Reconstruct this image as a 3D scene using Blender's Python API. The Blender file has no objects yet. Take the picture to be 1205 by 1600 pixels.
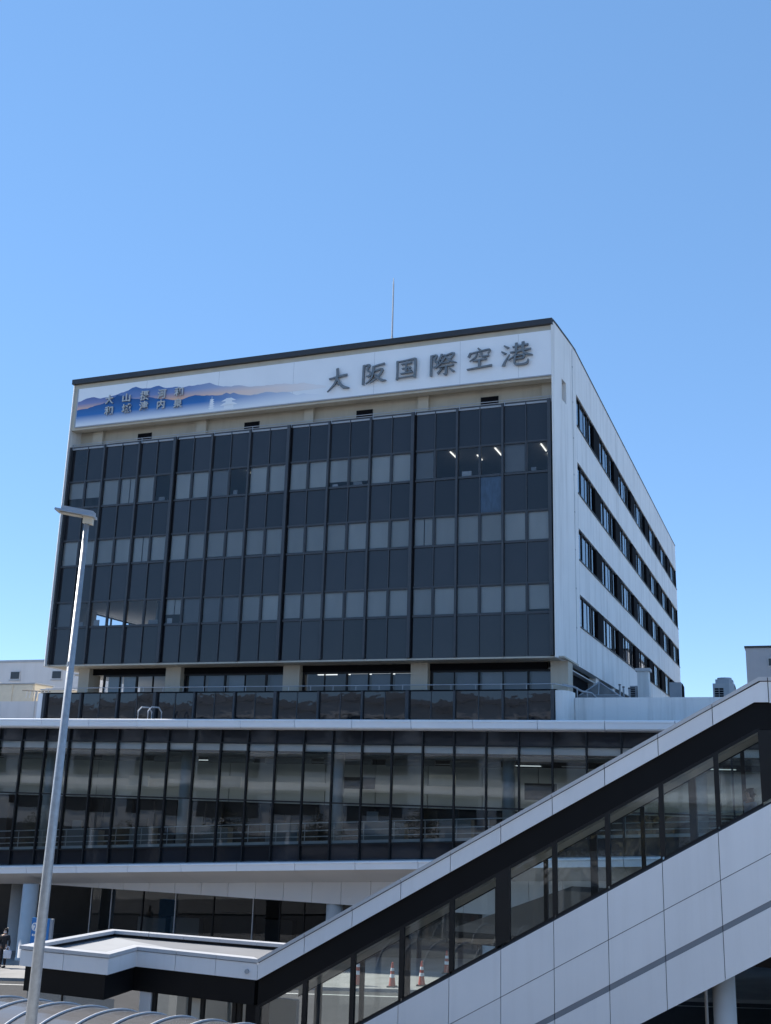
import bpy, math, random
from math import sin, cos, pi, radians, sqrt
from mathutils import Vector, Matrix
random.seed(7)
SC = bpy.context.scene
COL = SC.collection
# ---------------------------------------------------------------- camera
cam = bpy.data.cameras.new("camera")
camo = bpy.data.objects.new("camera", cam)
COL.objects.link(camo)
cam.sensor_fit = 'VERTICAL'; cam.sensor_height = 24.0
cam.lens = 1674.49 / 1600.0 * 24.0
cam.clip_start = 0.1; cam.clip_end = 9000
YAW, PITCH, ROLL = radians(21.184), radians(14.618), radians(1.61)
ROT = Matrix.Rotation(YAW, 3, 'Z') @ Matrix.Rotation(pi/2 + PITCH, 3, 'X') @ Matrix.Rotation(ROLL, 3, 'Z')
camo.matrix_world = Matrix.Translation((39.562, -50.072, 7.80)) @ ROT.to_4x4()
SC.camera = camo
# ---------------------------------------------------------------- sky, sun, exposure
SUN_AZ, SUN_EL = radians(-80.0), radians(42.0)      # azimuth from +Y, positive towards +X
W = bpy.data.worlds.new("World"); SC.world = W; W.use_nodes = True
nt = W.node_tree; nt.nodes.clear()
sky = nt.nodes.new('ShaderNodeTexSky'); sky.sky_type = 'NISHITA'; sky.sun_disc = False
sky.sun_elevation = SUN_EL; sky.sun_rotation = SUN_AZ
sky.altitude = 0; sky.air_density = 0.38; sky.dust_density = 0.0; sky.ozone_density = 2.2
bg = nt.nodes.new('ShaderNodeBackground'); bg.inputs['Strength'].default_value = 0.15
wo = nt.nodes.new('ShaderNodeOutputWorld')
gm = nt.nodes.new('ShaderNodeGamma'); gm.inputs['Gamma'].default_value = 0.42
hs = nt.nodes.new('ShaderNodeHueSaturation'); hs.inputs['Saturation'].default_value = 1.75; hs.inputs['Hue'].default_value = 0.503
nt.links.new(sky.outputs[0], gm.inputs['Color']); nt.links.new(gm.outputs[0], hs.inputs['Color'])
nt.links.new(hs.outputs[0], bg.inputs[0]); nt.links.new(bg.outputs[0], wo.inputs[0])
sl = bpy.data.lights.new("sun", 'SUN'); sl.energy = 2.0; sl.angle = radians(0.53); sl.color = (1.0, 0.94, 0.85)
so = bpy.data.objects.new("sun", sl); COL.objects.link(so)
sd = Vector((sin(SUN_AZ)*cos(SUN_EL), cos(SUN_AZ)*cos(SUN_EL), sin(SUN_EL)))
so.rotation_euler = sd.to_track_quat('Z', 'Y').to_euler(); so.location = sd*200
SC.view_settings.view_transform = 'Standard'; SC.view_settings.look = 'None'
SC.view_settings.exposure = 2.12; SC.view_settings.gamma = 1.0
SC.cycles.max_bounces = 8; SC.cycles.transparent_max_bounces = 24
SC.cycles.caustics_reflective = False; SC.cycles.caustics_refractive = False

# ---------------------------------------------------------------- materials
MATS = {}
def new_mat(name):
    m = bpy.data.materials.new(name); m.use_nodes = True
    n = m.node_tree; n.nodes.clear()
    out = n.nodes.new('ShaderNodeOutputMaterial')
    MATS[name] = m
    return m, n, out
def N(n, t, **kw):
    x = n.nodes.new(t)
    for k, v in kw.items():
        if k in x.inputs.keys() if hasattr(x.inputs, 'keys') else False: x.inputs[k].default_value = v
        else: setattr(x, k, v)
    return x
def pbr(name, col, rough=0.5, metal=0.0, spec=0.5, var=0.08, scale=3.0, stretch=(1,1,1), rand=0.0, bump=0.0, bscale=40.0,
        emit=None, stain=None, coat=0.0, bstretch=(1,1,1)):
    """Principled surface whose colour wanders by a soft noise, with optional stains and bump."""
    m, n, out = new_mat(name)
    L = n.links.new
    p = n.nodes.new('ShaderNodeBsdfPrincipled')
    p.inputs['Roughness'].default_value = rough; p.inputs['Metallic'].default_value = metal
    p.inputs['Specular IOR Level'].default_value = spec; p.inputs['Coat Weight'].default_value = coat
    tc = n.nodes.new('ShaderNodeTexCoord'); geo = n.nodes.new('ShaderNodeNewGeometry')
    mp = n.nodes.new('ShaderNodeMapping'); mp.inputs['Scale'].default_value = stretch
    L(geo.outputs['Position'], mp.inputs['Vector'])
    nz = n.nodes.new('ShaderNodeTexNoise'); nz.inputs['Scale'].default_value = scale; nz.inputs['Detail'].default_value = 5
    L(mp.outputs[0], nz.inputs['Vector'])
    rm = n.nodes.new('ShaderNodeMapRange')
    rm.inputs['From Min'].default_value = 0.25; rm.inputs['From Max'].default_value = 0.75
    rm.inputs['To Min'].default_value = 1-var; rm.inputs['To Max'].default_value = 1+var
    L(nz.outputs['Fac'], rm.inputs['Value'])
    val = rm.outputs[0]
    if rand:
        oi = n.nodes.new('ShaderNodeObjectInfo')
        r2 = n.nodes.new('ShaderNodeMapRange'); r2.inputs['To Min'].default_value = 1-rand; r2.inputs['To Max'].default_value = 1+rand
        L(oi.outputs['Random'], r2.inputs['Value'])
        mu = n.nodes.new('ShaderNodeMath'); mu.operation = 'MULTIPLY'; L(val, mu.inputs[0]); L(r2.outputs[0], mu.inputs[1]); val = mu.outputs[0]
    mx = n.nodes.new('ShaderNodeVectorMath'); mx.operation = 'SCALE'
    mx.inputs[0].default_value = col; L(val, mx.inputs['Scale'])
    c = mx.outputs[0]
    if stain:
        scol, amount, sscale, sstretch = stain
        m2 = n.nodes.new('ShaderNodeMapping'); m2.inputs['Scale'].default_value = sstretch
        L(geo.outputs['Position'], m2.inputs['Vector'])
        n2 = n.nodes.new('ShaderNodeTexNoise'); n2.inputs['Scale'].default_value = sscale; n2.inputs['Detail'].default_value = 8; n2.inputs['Roughness'].default_value = 0.65
        L(m2.outputs[0], n2.inputs['Vector'])
        r3 = n.nodes.new('ShaderNodeMapRange'); r3.inputs['From Min'].default_value = 0.48; r3.inputs['From Max'].default_value = 0.78; r3.inputs['To Max'].default_value = amount
        L(n2.outputs['Fac'], r3.inputs['Value'])
        mc = n.nodes.new('ShaderNodeMix'); mc.data_type = 'RGBA'
        L(r3.outputs[0], mc.inputs[0]); L(c, mc.inputs[6]); mc.inputs[7].default_value = (*scol, 1)
        c = mc.outputs[2]
    L(c, p.inputs['Base Color'])
    if bump:
        m3 = n.nodes.new('ShaderNodeMapping'); m3.inputs['Scale'].default_value = bstretch
        L(geo.outputs['Position'], m3.inputs['Vector'])
        nb = n.nodes.new('ShaderNodeTexNoise'); nb.inputs['Scale'].default_value = bscale; nb.inputs['Detail'].default_value = 3
        L(m3.outputs[0], nb.inputs['Vector'])
        b = n.nodes.new('ShaderNodeBump'); b.inputs['Strength'].default_value = bump; b.inputs['Distance'].default_value = 0.05
        L(nb.outputs['Fac'], b.inputs['Height']); L(b.outputs[0], p.inputs['Normal'])
    if emit:
        p.inputs['Emission Color'].default_value = (*emit[0], 1); p.inputs['Emission Strength'].default_value = emit[1]
    L(p.outputs[0], out.inputs[0])
    return m
def glass(name, tint, ior=1.5, rough=0.0, wav=0.0, wscale=0.8, boost=1.0, film=0.0):
    """Thin architectural glass: tinted see-through plus a Fresnel mirror, slightly wavy; film adds a little dust."""
    m, n, out = new_mat(name); L = n.links.new
    tr = n.nodes.new('ShaderNodeBsdfTransparent'); tr.inputs[0].default_value = (*tint, 1)
    gl = n.nodes.new('ShaderNodeBsdfGlossy'); gl.inputs['Roughness'].default_value = rough; gl.inputs[0].default_value = (.95, .97, 1, 1)
    fr = n.nodes.new('ShaderNodeFresnel'); fr.inputs['IOR'].default_value = ior
    fac = fr.outputs[0]
    if boost != 1.0:
        mu = n.nodes.new('ShaderNodeMath'); mu.operation = 'MULTIPLY'; mu.use_clamp = True; mu.inputs[1].default_value = boost
        L(fac, mu.inputs[0]); fac = mu.outputs[0]
    if wav:
        geo = n.nodes.new('ShaderNodeNewGeometry'); oi = n.nodes.new('ShaderNodeObjectInfo')
        ad = n.nodes.new('ShaderNodeVectorMath'); ad.operation = 'MULTIPLY_ADD'
        ad.inputs[1].default_value = (1, 1, 0.6)
        L(geo.outputs['Position'], ad.inputs[0]); L(oi.outputs['Random'], ad.inputs[2])
        nb = n.nodes.new('ShaderNodeTexNoise'); nb.inputs['Scale'].default_value = wscale; nb.inputs['Detail'].default_value = 1.5
        L(ad.outputs[0], nb.inputs['Vector'])
        b = n.nodes.new('ShaderNodeBump'); b.inputs['Strength'].default_value = wav; b.inputs['Distance'].default_value = 0.05
        L(nb.outputs['Fac'], b.inputs['Height']); L(b.outputs[0], gl.inputs['Normal'])
    mix = n.nodes.new('ShaderNodeMixShader'); L(fac, mix.inputs[0]); L(tr.outputs[0], mix.inputs[1]); L(gl.outputs[0], mix.inputs[2])
    res = mix.outputs[0]
    if film:
        df = n.nodes.new('ShaderNodeBsdfDiffuse'); df.inputs[0].default_value = (.45, .45, .44, 1)
        m2 = n.nodes.new('ShaderNodeMixShader'); m2.inputs[0].default_value = film
        L(res, m2.inputs[1]); L(df.outputs[0], m2.inputs[2]); res = m2.outputs[0]
    L(res, out.inputs[0])
    return m
def lamp_mat(name, col, s):
    m, n, out = new_mat(name); e = n.nodes.new('ShaderNodeEmission'); e.inputs[0].default_value = (*col, 1); e.inputs[1].default_value = s
    n.links.new(e.outputs[0], out.inputs[0]); return m

M_WHITE = pbr("painted_concrete", (.79, .785, .77), .62, var=.05, scale=.5, stain=((.42, .41, .39), .62, 1.2, (2.2, 1.4, .10)), bump=.08, bscale=25)
M_FASCIA = pbr("white_aluminium_panel", (.79, .79, .80), .38, var=.03, scale=.7, rand=.025, stain=((.5, .49, .47), .14, 1.6, (2.6, 2.6, .15)))
M_FASCIAT = pbr("pale_terminal_fascia", (.90, .90, .91), .38, var=.03, scale=.7, rand=.025)
M_COPING = pbr("coping_metal", (.52, .52, .53), .4, var=.04, scale=2)
M_BEIGE = pbr("beige_render", (.50, .455, .375), .7, var=.06, scale=.8, stain=((.36, .32, .26), .4, 1.5, (2, 2, .2)))
M_CAP = pbr("dark_roof_cap", (.030, .030, .034), .5, var=.12, scale=2)
M_SPANDREL = pbr("spandrel_glass", (.0235, .0230, .0265), .06, spec=.5, var=.12, scale=.6, rand=.30, bump=.09, bscale=.9)
M_BALU = pbr("balustrade_glass", (.012, .0115, .014), .02, spec=.75, var=.1, rand=.15, bump=.10, bscale=.8)
M_SPANBLUE = pbr("blue_film_glass", (.045, .075, .12), .25, var=.35, scale=9, stretch=(1, 1, .3))
M_MULL = pbr("anodised_mullion", (.050, .053, .060), .45, metal=.15, var=.10, scale=3)
M_MULLDK = pbr("dark_recess", (.010, .010, .012), .85, spec=.05, var=.1)
M_BLACK = pbr("black_panel", (.0085, .0085, .0095), .5, spec=.14, var=.15, scale=1.2, rand=.15)
M_FRAME = pbr("black_frame", (.012, .012, .013), .45, spec=.3, var=.1)
M_BLIND = pbr("roller_blind", (.78, .77, .72), .8, var=.10, scale=.9, rand=.20, stretch=(1, 1, .3))
M_CEIL = pbr("ceiling_tile", (.62, .61, .58), .8, var=.04)
M_ROOM = pbr("office_wall", (.30, .30, .295), .8, var=.1, scale=.5)
M_CARPET = pbr("office_carpet", (.10, .10, .11), .9, var=.2)
M_GLASS = glass("tinted_office_glass", (.68, .71, .74), 1.5, wav=.06, wscale=.9)
M_GLASS3 = glass("lobby_glass", (.62, .67, .73), 1.55, wav=.05, wscale=.8)
M_GLASSS = glass("side_window_glass", (.30, .34, .40), 2.6, wav=.02)
M_GLASST = glass("terminal_glass", (.72, .80, .81), 1.55, wav=.035, wscale=.8, film=.0, boost=1.7)
M_GLASSG = glass('shop_glass', (.6, .66, .68), 1.5, wav=.06)
M_GLASSST = glass("stair_glass", (.86, .91, .90), 1.5, wav=.08, wscale=.7, film=.02, boost=1.9)
M_STEEL = pbr("galvanised_steel", (.37, .385, .40), .40, metal=.4, var=.16, scale=14, bump=.05, bscale=60)
M_RAIL = pbr("railing_metal", (.42, .44, .47), .4, metal=.6, var=.1)
M_GREYMETAL = pbr("grey_painted_metal", (.34, .36, .39), .5, var=.06, scale=2)
M_SOFFIT = pbr("soffit_panel", (.66, .63, .60), .55, var=.05, scale=.6, rand=.03)
M_JOINT = pbr("dark_joint", (.03, .032, .038), .8)  # even dark tone of the backing seen in panel joints
M_STRIPE = pbr("grey_trim", (.20, .225, .26), .45, var=.05)
M_ROOF = pbr("roof_membrane", (.20, .20, .205), .8, var=.10, scale=1.3, stain=((.22, .21, .2), .5, .9, (1, 1, 1)))
M_GROUND = pbr("light_concrete_ground", (.34, .335, .32), .85, var=.15, scale=.3, stain=((.2, .2, .19), .5, .2, (1, 1, 1)))
M_ASPHALT = pbr("asphalt", (.028, .029, .033), .85, var=.25, scale=2, stain=((.028, .028, .03), .6, .35, (1, 1, 1)), bump=.3, bscale=70)
M_PAVEL = pbr("stone_paving", (.26, .255, .25), .7, var=.2, scale=1.2)
M_PAVE = pbr("paving", (.11, .108, .108), .8, var=.2, scale=1.2, stain=((.11, .11, .105), .5, .6, (1, 1, 1)), bump=.15, bscale=30)
M_PAINT = pbr("road_paint", (.50, .50, .48), .7, var=.12, scale=5)
M_SIGNW = pbr("sign_face", (.82, .83, .85), .45, var=.03, scale=.8)
M_LETTER = pbr("dark_letter_metal", (.19, .19, .19), .38, metal=.55, var=.2, scale=6)
M_LETTER2 = pbr("silver_letter_metal", (.47, .46, .44), .45, metal=.15, var=.12, scale=6)
M_TERMWALL = pbr("interior_wall_panel", (.50, .54, .56), .6, var=.14, scale=.4)
M_TERMCOL = pbr("column_paint", (.56, .57, .57), .5, var=.04)
M_TERMDARK = pbr("interior_dark", (.045, .045, .048), .7, var=.25, scale=.6)
M_TERMFLOOR = pbr("terminal_floor", (.22, .215, .205), .35, var=.1)
M_BLUE = pbr("blue_sign", (.03, .20, .52), .4, var=.05)
M_SIGNWHITE = pbr("white_print", (.8, .8, .8), .5)
M_SKIN = pbr("skin", (.50, .31, .22), .55); M_HAIR = pbr("black_hair", (.012, .010, .009), .4, var=.3, scale=30)
M_COAT = pbr("black_coat", (.018, .018, .020), .85, var=.2, scale=12); M_MASK = pbr("white_mask", (.75, .75, .76), .8)
M_BAG = pbr("pale_bag", (.62, .64, .70), .7, var=.1, scale=8); M_TROU = pbr("dark_trousers", (.014, .014, .02), .85)
M_SHIRT = pbr("pale_blue_shirt", (.34, .42, .52), .8, var=.12, scale=10)
M_CONE = pbr("cone_orange", (.40, .05, .03), .6, var=.15, scale=8); M_CREAM = pbr("cream_and_warm_light", (.62, .55, .43), .6, var=.06)  # cream: beige with the rooftop blocks' warm sunlight put into the colour
M_LEFTW = pbr("pale_grey_render", (.60, .585, .585), .7, var=.05, scale=.4, stain=((.42, .41, .41), .4, .8, (1.5, 1.5, .2)))
M_GREYB = pbr("grey_cladding", (.38, .39, .42), .6, var=.04, scale=.5, stretch=(3, 3, .1))
M_ACW = pbr("unit_casing", (.40, .41, .42), .5, var=.05); M_STATION = pbr("station_concrete", (.60, .61, .62), .75, var=.1, scale=.3)
M_TUBE = lamp_mat("fluorescent_tube", (1, .98, .9), .38)
M_FILL = lamp_mat("hidden_fill_glow", (1, .97, .9), .6)  # glow of the unseen panels added to brighten the terminal hall
M_LAMPDIM = lamp_mat("dim_ceiling_lamp", (.9, .97, 1), .16)
M_STEP = pbr("stair_tread", (.16, .16, .165), .6, var=.1); M_SLOPEC = pbr("stair_ceiling", (.68, .66, .62), .7, var=.08, scale=.8)
def vault_mat():
    m, n, out = new_mat("smoked_polycarbonate"); L = n.links.new
    tr = n.nodes.new('ShaderNodeBsdfTransparent'); tr.inputs[0].default_value = (.50, .47, .45, 1)
    df = n.nodes.new('ShaderNodeBsdfDiffuse'); df.inputs[0].default_value = (.20, .19, .185, 1)
    gl = n.nodes.new('ShaderNodeBsdfGlossy'); gl.inputs['Roughness'].default_value = .13
    fr = n.nodes.new('ShaderNodeFresnel'); fr.inputs[0].default_value = 1.58
    a = n.nodes.new('ShaderNodeMixShader'); a.inputs[0].default_value = .72; L(tr.outputs[0], a.inputs[1]); L(df.outputs[0], a.inputs[2])
    b = n.nodes.new('ShaderNodeMixShader'); L(fr.outputs[0], b.inputs[0]); L(a.outputs[0], b.inputs[1]); L(gl.outputs[0], b.inputs[2])
    L(b.outputs[0], out.inputs[0]); return m
M_VAULT = vault_mat()
M_SCREEN = glass("blue_screen_glass", (.30, .38, .48), 1.5, rough=.03, film=.10)

# ---------------------------------------------------------------- mesh helpers
class MB:
    def __init__(s): s.v = []; s.f = []
    def box(s, x0, x1, y0, y1, z0, z1):
        b = len(s.v)
        s.v += [(x, y, z) for z in (z0, z1) for y in (y0, y1) for x in (x0, x1)]
        s.f += [tuple(b+i for i in q) for q in ((0,2,3,1),(4,5,7,6),(0,1,5,4),(2,6,7,3),(0,4,6,2),(1,3,7,5))]
        return s
    def prism(s, pts, axis, lo, hi):
        """closed outline pts (2-D) pushed along an axis: 'y' -> pts are (x,z); 'x' -> (y,z); 'z' -> (x,y)"""
        b = len(s.v); n = len(pts)
        for d in (lo, hi):
            for p in pts:
                s.v.append({'y': (p[0], d, p[1]), 'x': (d, p[0], p[1]), 'z': (p[0], p[1], d)}[axis])
        s.f.append(tuple(range(b, b+n))[::-1]); s.f.append(tuple(range(b+n, b+2*n)))
        for i in range(n):
            j = (i+1) % n; s.f.append((b+i, b+j, b+n+j, b+n+i))
        return s
    def slab(s, a0, a1, w0, w1, zlo0, zhi0, zlo1, zhi1):
        """box between a0 and a1 whose bottom and top run from (zlo0,zhi0) to (zlo1,zhi1)"""
        return s.prism([(a0, zlo0), (a1, zlo1), (a1, zhi1), (a0, zhi0)], 'y', w0, w1)
    def tube(s, pts, r, n=10, cap=True):
        rr = r if isinstance(r, (list, tuple)) else [r]*len(pts)
        b = len(s.v); P = [Vector(p) for p in pts]
        for i, p in enumerate(P):
            t = ((P[min(i+1, len(P)-1)] - P[max(i-1, 0)])).normalized()
            u = t.orthogonal().normalized() if abs(t.z) < .99 else Vector((1, 0, 0))
            if abs(t.z) < .99: u = Vector((0, 0, 1)).cross(t).normalized()
            w = t.cross(u).normalized()
            for k in range(n):
                a = 2*pi*k/n; s.v.append(tuple(p + (u*cos(a) + w*sin(a))*rr[i]))
        for i in range(len(P)-1):
            for k in range(n):
                l = (k+1) % n; s.f.append((b+i*n+k, b+i*n+l, b+(i+1)*n+l, b+(i+1)*n+k))
        if cap:
            s.f.append(tuple(b+k for k in range(n))[::-1]); s.f.append(tuple(b+(len(P)-1)*n+k for k in range(n)))
        return s
    def lathe(s, cx, cy, prof, n=20):
        return s.tube([(cx, cy, z) for r, z in prof], [r for r, z in prof], n)
    def quad(s, *p):
        b = len(s.v); s.v += [tuple(q) for q in p]; s.f.append(tuple(range(b, b+len(p)))); return s
    def build(s, name, mat, root=None, local=False, smooth=False, bevel=0.0):
        me = bpy.data.meshes.new(name)
        xs = [v[0] for v in s.v]; ys = [v[1] for v in s.v]; zs = [v[2] for v in s.v]
        c = Vector(((min(xs)+max(xs))/2, (min(ys)+max(ys))/2, min(zs)))
        me.from_pydata([tuple(Vector(v)-c) for v in s.v], [], s.f); me.update()
        me.materials.append(mat)
        if smooth:
            for p in me.polygons: p.use_smooth = True
        o = bpy.data.objects.new(name, me); COL.objects.link(o)
        if root is not None:
            o.parent = root
            base = Vector((0, 0, 0))
            if not local:
                r = root
                while r: base += r.location; r = r.parent
            elif root.parent is not None:
                base = root.location.copy()
            o.location = c - base
        else: o.location = c
        if bevel:
            bm = o.modifiers.new("edge", 'BEVEL'); bm.width = bevel; bm.segments = 2; bm.limit_method = 'ANGLE'
        return o
def tag(o, label=None, cat=None, group=None, kind=None):
    if label: o["label"] = label
    if cat: o["category"] = cat
    if group: o["group"] = group
    if kind: o["kind"] = kind
    return o
def thing(name, label, cat, loc=(0, 0, 0), rotz=0.0, group=None):
    o = bpy.data.objects.new(name, None); COL.objects.link(o); o.empty_display_size = .3
    o.location = loc; o.rotation_euler = (0, 0, rotz)
    return tag(o, label, cat, group)
def box(x0, x1, y0, y1, z0, z1): return MB().box(x0, x1, y0, y1, z0, z1)
def smooth_auto(o):
    for p in o.data.polygons: p.use_smooth = True

# ---------------------------------------------------------------- ground (slopes gently along the terminal)
def gz(x): return -1.13 + .0585*max(-30, min(x, 46))
g = MB()
XS = [-3000, -600, -120, -60, -30, -15, 0, 15, 30, 46, 60, 120, 600, 3000]; YS = [-3000, -400, -120, -60, -30, -12, 0, 60, 300, 1000, 4000]
for y in YS:
    for x in XS: g.v.append((x, y, gz(x)))
for j in range(len(YS)-1):
    for i in range(len(XS)-1):
        a = j*len(XS)+i; g.f.append((a, a+1, a+1+len(XS), a+len(XS)))
tag(g.build("ground", M_GROUND), kind="structure")
def strip(name, x0, x1, y0, y1, mat, h, n=8):
    m = MB()
    for i in range(n):
        a = x0+(x1-x0)*i/n; b = x0+(x1-x0)*(i+1)/n
        m.quad((a, y0, gz(a)+h), (b, y0, gz(b)+h), (b, y1, gz(b)+h), (a, y1, gz(a)+h))
        m.quad((a, y0, gz(a)-.1), (b, y0, gz(b)-.1), (b, y0, gz(b)+h), (a, y0, gz(a)+h))
    return tag(m.build(name, mat), kind="structure")
strip("road", -30, 46, -20.5, -8.0, M_ASPHALT, .004, 12)
strip("pavement", -30, 46, -8.0, 20, M_PAVEL, .13, 12)
strip("pavement", -30, 46, -33.5, -20.5, M_PAVE, .12, 12)
lm = MB()
for y in (-16.0,):
    for i in range(3):
        x = 22 + i*2.9; lm.quad((x, y, gz(x)+.009), (x+1.6, y, gz(x+1.6)+.009), (x+1.6, y+.15, gz(x+1.6)+.009), (x, y+.15, gz(x)+.009))
for i in range(20):
    x = -28+i*3.7; lm.quad((x, -9.0, gz(x)+.009), (x+3.7, -9.0, gz(x+3.7)+.009), (x+3.7, -8.85, gz(x+3.7)+.009), (x, -8.85, gz(x)+.009))
tag(lm.build("lane_markings", M_PAINT), kind="structure")

# ---------------------------------------------------------------- office tower
ZO = 14.21
tower = thing("office_tower", "dark glass office tower with white side walls and Japanese airport sign", "tower", (14.4, 20, 11.2))
def T(mb, name, mat, **k): return mb.build(name, mat, tower, **k)
YF = -.35
WT = 31.20
# side walls with rounded front ends
def curve_pts(sgn, xin):
    prof = [(.0, YF), (.06, YF+.03), (.10, -.1), (.15, .45), (.22, 1.35), (.30, 2.3), (.36, 3.1), (.40, 3.9)]
    return [(xin + sgn*a, y) for a, y in prof]
rows = [(28.76, 27.0), (24.96, 23.26), (21.35, 19.68), (17.84, 16.18)]
wr = MB(); XI, XO = 29.0, 29.40
cp = curve_pts(1, XI)
# front part of right wall up to Y=4, leaving a slot opening
def front_piece(mb, cp, xin, sgn, ylim):
    for z0, z1, ya, yb in ((14.11, 27.44, YF, ylim), (27.44, 28.60, YF, 1.16), (27.44, 28.60, 1.95, ylim), (28.60, WT, YF, ylim)):
        out = [p for p in cp if ya-1e-6 <= p[1] <= yb+1e-6]
        def xat(y):
            for (xa, y0), (xb, y1) in zip(cp, cp[1:]):
                if y0 <= y <= y1: return xa+(xb-xa)*(y-y0)/(y1-y0) if y1 > y0 else xb
            return cp[-1][0]
        if out[0][1] > ya+1e-6 or ya > YF: out = [(xat(ya), ya)] + [p for p in out if p[1] > ya+1e-6]
        if out[-1][1] < yb-1e-6: out.append((xat(yb), yb))
        pts = [(xin, ya)] + [p for p in out if abs(p[0]-xin) > 1e-5 or p[1] > ya] + [(xin, yb)]
        if sgn < 0: pts = pts[::-1]
        mb.prism(pts, 'z', z0, z1)
front_piece(wr, cp, XI, 1, 4.0)
YE = 52.8
edges = [WT] + [z for r in rows for z in r] + [14.11]
for i in range(0, len(edges), 2): wr.box(XI, XO, 4.0, YE, edges[i+1], edges[i])
wr.box(XI, XO, YE-.12, YE, 14.2, 31.0) if False else None
T(wr, "side_wall", M_WHITE)
wl = MB(); XLI, XLO = -.02, -.42
front_piece(wl, curve_pts(-1, XLI), XLI, -1, 4.0)
lrow = rows[3]
wl.box(XLO, XLI, 4.0, YE, 14.11, lrow[1]); wl.box(XLO, XLI, 4.0, YE, lrow[0], WT)
wl.box(XLO, XLI, 12.0, YE, lrow[1], lrow[0])
T(wl, "side_wall", M_WHITE)
# vertical joints and downpipe-like seams on the right wall
sj = MB()
sj.box(XO-.06, XO-.022, 3.15, 3.19, 14.2, 31.0)
for z0, z1 in ((14.2, 16.1), (17.92, 19.6), (21.43, 23.2), (25.04, 26.9)): sj.box(XO-.02, XO+.003, 4.02, 4.05, z0, z1)
for z in range(16, 31, 2): sj.box(XO-.05, XO-.005, 3.12, 3.22, z-.03, z+.03)
T(sj, "wall_joint", M_GREYMETAL)
M_SEAM = pbr("wall_seam", (.50, .50, .49), .7)
for i in range(1, 7):
    y = 4.0+7.25*i-.9
    for z0, z1 in ((14.2, 16.1), (17.9, 19.6), (21.4, 23.2), (25.0, 26.9), (28.8, 31.1)): T(box(XO-.01, XO+.003, y, y+.03, z0, z1), "wall_seam", M_SEAM)
# side windows: strips of bays between dark piers
for (zt, zb) in rows:
    k = 0
    while 3.97+7.25*k < YE-1.5:
        s = 4.0+7.25*k
        e = min(s+5.35, YE-.25)
        fr = box(XO-.24, XO-.06, s, e, zb, zb+.06); fr.box(XO-.24, XO-.06, s, e, zt-.06, zt)
        fr.box(XO-.24, XO-.04, s, s+.12, zb+.06, zt-.06)
        for a, d in ((1.30, .05), (2.55, .0), (3.45, .04), (4.1, .05)):
            if s+a+.1 < e: fr.box(XO-.24, XO-.11+d*.6, s+a, s+a+.09, zb+.06, zt-.06)
        w = fr.build("side_window", M_FRAME, tower)
        MB().quad((XO-.13, s+.12, zb+.06), (XO-.13, e, zb+.06), (XO-.13, e, zt-.06), (XO-.13, s+.12, zt-.06)).build("pane", M_GLASSS, w)
        box(XO-.42, XO-.38, s+.1, e, zb, zt).build("blind", M_TERMDARK if (k*7+int(zt)) % 3 else M_ROOM, w)
        pe = min(s+7.25, YE)
        if pe > e+.05: T(box(XI+.02, XO-.02, e, pe, zb, zt), "pier_panel", M_MULLDK)
        k += 1
    T(box(XO-.1, XO+.05, 4.0, YE-.02, zb-.05, zb), "sill", M_FRAME)
# roof, parapet cap
T(box(XLI, XI, 1.2, YE, 30.2, 30.6), "roof", M_ROOF)
T(box(XLI, XI, YE-.3, YE, 14.11, 31.1), "rear_wall", M_WHITE)
cap = box(-.12, 29.08, -.48, .35, 30.98, 31.28)
cap.prism([(29.08, -.48), (29.13, -.2), (29.19, .4), (29.26, 1.35), (29.34, 2.3), (29.44, 3.9), (28.95, 3.9), (28.95, .36), (29.08, .35)], 'z', WT, WT+.08)
cap.box(28.9, 29.44, 3.9, YE, WT, WT+.05); cap.box(-.46, .1, .36, YE, WT, WT+.05)
T(cap, "roof_cap", M_CAP)
T(box(XLI, XI, -.26, .3, 30.69, 30.979), "parapet_strip", M_BEIGE)
T(box(XLI, XI, -.24, .3, 28.10, 30.689), "sign_beam", M_BEIGE)
# recessed penthouse wall behind the gap under the sign
T(box(XLI, XI, .8, 1.0, 26.6, 28.60), "recess_wall", M_BEIGE)
T(box(XLI, XI, .3, 1.0, 28.60, 28.8), "recess_soffit", M_BEIGE)
for a, b in ((1.0, 1.7), (8.1, 8.75), (14.95, 15.5), (21.6, 22.2), (28.3, 28.95)): T(box(a, b, .55, .799, 26.9, 28.59), "pilaster", M_BEIGE)
for a in (4.07, 11.15, 18.03, 25.05):
    f = T(box(a-.04, a+.92, .77, .80, 27.26, 27.86), "vent_frame", M_FRAME)
    box(a, a+.88, .755, .772, 27.3, 27.82).build("vent_opening", M_MULLDK, f)
for a in (9.3, 20.0):
    T(box(a, a+1.0, .785, .799, 27.30, 27.74), "access_panel", M_BEIGE)
T(box(XLI, XI, .0, .8, 26.95, 27.06), "gutter", M_GREYMETAL)
# curtain wall
zl = [z+ZO for z in (12.87, 10.75, 9.11, 7.18, 5.62, 3.55, 2.07, 0.0)]
PW = 1.2
for r in range(7):
    z1, z0 = zl[r], zl[r+1]
    if r % 2 == 0:
        for c in range(24):
            mt = M_SPANBLUE if (r == 2 and c == 21) else M_SPANDREL
            o = T(box(c*PW+.03, c*PW+PW-.03, .05, .09, z0+.03, z1-.03), "spandrel_panel", mt)
            if mt is M_SPANBLUE: o["label"] = "pale blue patched spandrel panel"
            o.rotation_euler = (random.uniform(-.004, .004), 0, random.uniform(-.004, .004))
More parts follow.
